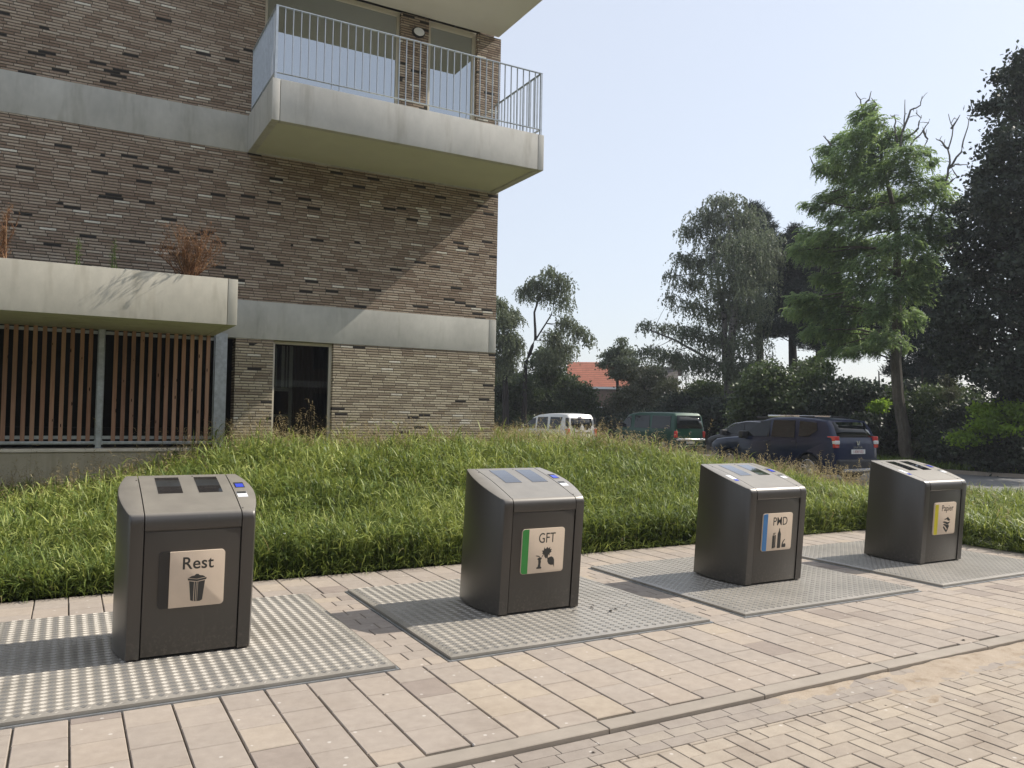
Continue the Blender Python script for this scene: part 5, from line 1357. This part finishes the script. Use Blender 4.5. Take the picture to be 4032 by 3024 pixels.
# big dark tree on the right
BIG = [(4010, 320, 40, 50), (4040, 260, 40, 50), (3958, 395, 34, 24), (3900, 425, 24, 12, .8), (3955, 305, 14, 12), (4010, 440, 44, 46), (3950, 520, 40, 34), (4010, 560, 56, 50), (3920, 600, 36, 30), (3975, 660, 60, 50), (3880, 690, 34, 26), (4040, 700, 60, 60),
 (3850, 750, 34, 30), (3920, 770, 60, 46), (4010, 810, 60, 56), (3810, 820, 30, 28), (3860, 860, 56, 44), (3950, 890, 66, 54), (4050, 920, 66, 60), (3790, 910, 30, 34), (3850, 980, 62, 46), (3950, 1010, 66, 54), (4040, 1050, 62, 60), (3770, 1030, 40, 40), (3830, 1100, 62, 46),
 (3930, 1130, 66, 54), (4030, 1180, 66, 60), (3760, 1140, 44, 44), (3820, 1220, 60, 46), (3920, 1260, 66, 54), (4030, 1300, 62, 60), (3740, 1260, 46, 40), (3800, 1330, 60, 46), (3900, 1380, 66, 50), (4010, 1420, 60, 50), (3720, 1380, 50, 40, .8), (3820, 1440, 66, 44), (3930, 1490, 66, 44), (4040, 1530, 60, 44),
 (4150, 400, 90, 90), (4180, 650, 110, 110), (4190, 900, 120, 110), (4190, 1150, 120, 110), (4180, 1400, 120, 110)]
tree('maple_tree', 'huge dark leafy tree filling the right edge', 'tree', 29,
     [[(4060, 1900, 0, .4), (4050, 1500, 0, .34), (4060, 1000, 0, .22), (4050, 500, 0, .08)]], BIG, FOL['dark'], BARK['dark'], 'leaf', .16, .62, .75, swell=1.10, seed=10)
tree('pine_tree', 'dark conifer between the locust trunk and the huge dark tree', 'tree', 40,
     [[(3650, 1740, 0, .25), (3655, 1400, 0, .2), (3650, 1050, 0, .06)]],
     [(3650, 1060, 40, 40), (3600, 1130, 50, 40), (3700, 1150, 60, 46), (3640, 1220, 80, 40), (3560, 1290, 50, 36, .7), (3700, 1300, 70, 40), (3620, 1370, 80, 40, .7), (3720, 1420, 70, 40), (3560, 1450, 60, 30, .8), (3650, 1490, 80, 40)],
     FOL['pine'], BARK['dark'], 'pine', .18, 1.0, .5, seed=13, swell=1.2)
# small tree above the roof
tree('cherry_tree', 'small leafy tree in front of the house roof ridge', 'tree', 52,
     [[(2440, 1690, 0, .12), (2430, 1500, 0, .09), (2435, 1380, 0, .03)]],
     [(2450, 1355, 12, 20, .8), (2425, 1390, 26, 18), (2465, 1390, 26, 18), (2395, 1410, 24, 16), (2440, 1430, 46, 20), (2490, 1425, 20, 16), (2380, 1440, 14, 10), (2450, 1470, 56, 22)],
     FOL['birch'], BARK['dark'], 'leaf', .16, 1.3, .3, seed=11)

# shrubs and hedge, each a thing of its own
def shrub(label, u0, u1, vt, vb, D, fol='shrub', leaf=.14, dens=1.0, seed=0, rough=.35):
    if u1 < 2970: D += 5
    rs = random.Random(seed); cl = []; w_ = u1-u0; r = min(60, w_/3.2)
    rows = max(2, int((vb-vt)/(r*1.0))); colsn = max(2, int(w_/(r*1.15)))
    for i in range(rows):
        for j in range(colsn):
            uu = u0+r*.6+(w_-1.2*r)*j/(colsn-1)+rs.uniform(-.3, .3)*r; edge = abs((j/(colsn-1))*2-1)
            top = vt+(vb-vt)*.28*edge**2; vv = top+r*.6+(vb-top-r*.6)*i/(rows-1)+rs.uniform(-.3, .3)*r*rough*2
            cl.append((uu, vv, r*rs.uniform(.75, 1.15), r*rs.uniform(.6, .95), 1, rs.uniform(-1.3, 1.3)))
    um = (u0+u1)/2
    return tree('shrub', label, 'shrub', D, [[(um, vb+20, 0, .08), (um+5, (vt+vb)/2, 0, .06), (um, vt+20, 0, .02)]], cl, FOL[fol], BARK['dark'], 'leaf', leaf*1.1, dens*.8, .3, seed=seed, bdens=.4, swell=1.28, group='shrubs along the tree line')
SH = [
 ('tall grey green shrub touching the brick corner, behind the white car', 1900, 2080, 1400, 1720, 43, 'shrub', .15, 1.2),
 ('wide bushy shrub under the weeping birch', 2040, 2260, 1390, 1730, 44, 'shrub', .15, 1.2),
 ('shrub just left of the red roof', 2190, 2330, 1450, 1735, 45, 'shrub', .15, 1.1),
 ('light olive shrub under the white gutter of the house', 2290, 2460, 1575, 1740, 46, 'olive', .14, 1.0),
 ('olive shrub in front of the dark roof', 2430, 2640, 1460, 1740, 46, 'olive', .14, .9),
 ('dark shrub behind the left end of the green van', 2380, 2560, 1600, 1745, 42, 'dark', .15, 1.5),
 ('shrub under the left branches of the big birch', 2600, 2800, 1440, 1745, 44, 'olive', .14, .9),
 ('dark shrub behind the roof of the green van', 2540, 2760, 1590, 1745, 41, 'dark', .15, 1.6),
 ('shrub around the foot of the big birch', 2760, 2960, 1430, 1745, 43, 'shrub', .14, 1.0),
 ('dark shrub behind the black car', 2720, 2940, 1580, 1750, 38, 'dark', .15, 1.5),
 ('leafy green shrub above the roof rails of the dark blue car', 2920, 3140, 1470, 1720, 36, 'shrub', .15, 1.3),
 ('shrub below the bare trunks of the pines', 3110, 3320, 1430, 1760, 37, 'shrub', .15, 1.1),
 ('dark shrub right of the dark blue car', 3260, 3460, 1470, 1790, 34, 'dark', .15, 1.6),
 ('shrub immediately left of the locust trunk', 3380, 3540, 1440, 1790, 35, 'shrub', .14, .9),
 ('dark shrub immediately right of the locust trunk', 3540, 3720, 1420, 1830, 35, 'dark', .14, 1.5),
 ('shrub with pale leaf tips between locust trunk and lime green bush', 3660, 3830, 1440, 1830, 33, 'shrub', .12, 1.0),
 ('dark shrub low behind the street kerb', 3720, 3930, 1620, 1850, 30, 'dark', .13, 1.5),
 ('dark shrub under the huge dark tree, at the right edge', 3880, 4120, 1560, 1860, 29, 'dark', .13, 1.5)]
for i, (lab, u0, u1, vt, vb, D, fo, lf, de) in enumerate(SH): shrub(lab, u0, u1, vt, vb, D, fo, lf, de, seed=20+i)
tree('lime_bush', 'vivid lime green sunlit bush low at the right edge', 'shrub', 27.5, [[(3940, 1830, 0, .03), (3930, 1740, 0, .02), (3930, 1660, 0, .01)]],
     [(3865, 1612, 16, 9, .6), (3895, 1628, 22, 10, .6), (3955, 1600, 14, 10, .7), (3995, 1606, 16, 12, .7), (3930, 1640, 26, 10, .5), (3985, 1660, 24, 9, .5), (3880, 1668, 30, 8, .4), (4015, 1640, 16, 10, .5), (3850, 1700, 36, 10, .3), (3940, 1690, 36, 9, .3), (3800, 1730, 36, 12, .2), (3960, 1730, 40, 12, .15)], FOL['lime'], BARK['dark'], 'leaf', .12, 1.0, .25, seed=50, swell=1.2)
tree('lime_bush', 'tiny lime green sunlit sprig left of the locust trunk', 'shrub', 31, [[(3460, 1790, 0, .015), (3462, 1680, 0, .01), (3465, 1610, 0, .005)]],
     [(3468, 1590, 10, 6, .6), (3448, 1600, 9, 5, .5), (3458, 1612, 14, 4, .4)], FOL['lime'], BARK['dark'], 'leaf', .10, .9, .1, seed=51)
tree('sapling', 'slim pale green sapling between the locust trunk and the huge dark tree', 'shrub', 31, [[(3740, 1800, 0, .03), (3735, 1600, 0, .02), (3738, 1480, 0, .01)]],
     [(3735, 1500, 16, 22, .8), (3745, 1550, 18, 22, .8), (3735, 1610, 20, 22, .8), (3760, 1650, 24, 16, .8), (3700, 1740, 40, 16, .8), (3640, 1760, 34, 14, .7)], FOL['olive'], BARK['dark'], 'leaf', .10, .8, .15, seed=52)

# far wood that closes the horizon
n = 90000; x = rng.uniform(-60, 120, n); hh = 5.5+1.6*np.sin(x*.31)+1.1*np.sin(x*.83+1)+.6*np.sin(x*2.1)
C_ = np.stack([x, 92-x*.12+rng.normal(0, 1.6, n), hh*rng.uniform(0, 1, n)**.7-.2], 1)
tag(quad_mesh('distant_wood', leafquads(C_, rdirs(n), rng.uniform(.35, .8, n), rng.uniform(.25, .5, n)), rng.uniform(0, 1, n), FOL['shrub']), 'distant dark wood on the horizon behind the houses', 'wood', kind='stuff')

# ------------------------------------------------------------ thin summer haze
hb_ = MB().box(-48, 110, -34, 110, -1.5, 30).build('haze', None)
hm = bpy.data.materials.new('haze_air'); hm.use_nodes = True; ht = hm.node_tree; ht.nodes.remove(ht.nodes['Principled BSDF'])
pv = ht.nodes.new('ShaderNodeVolumePrincipled'); pv.inputs['Color'].default_value = (.86, .91, 1, 1); pv.inputs['Density'].default_value = .0007; pv.inputs['Anisotropy'].default_value = .3
ht.links.new(pv.outputs[0], ht.nodes['Material Output'].inputs['Volume']); hb_.data.materials.append(hm)
tag(hb_, 'thin pale summer haze over the whole street', 'haze', kind='stuff')
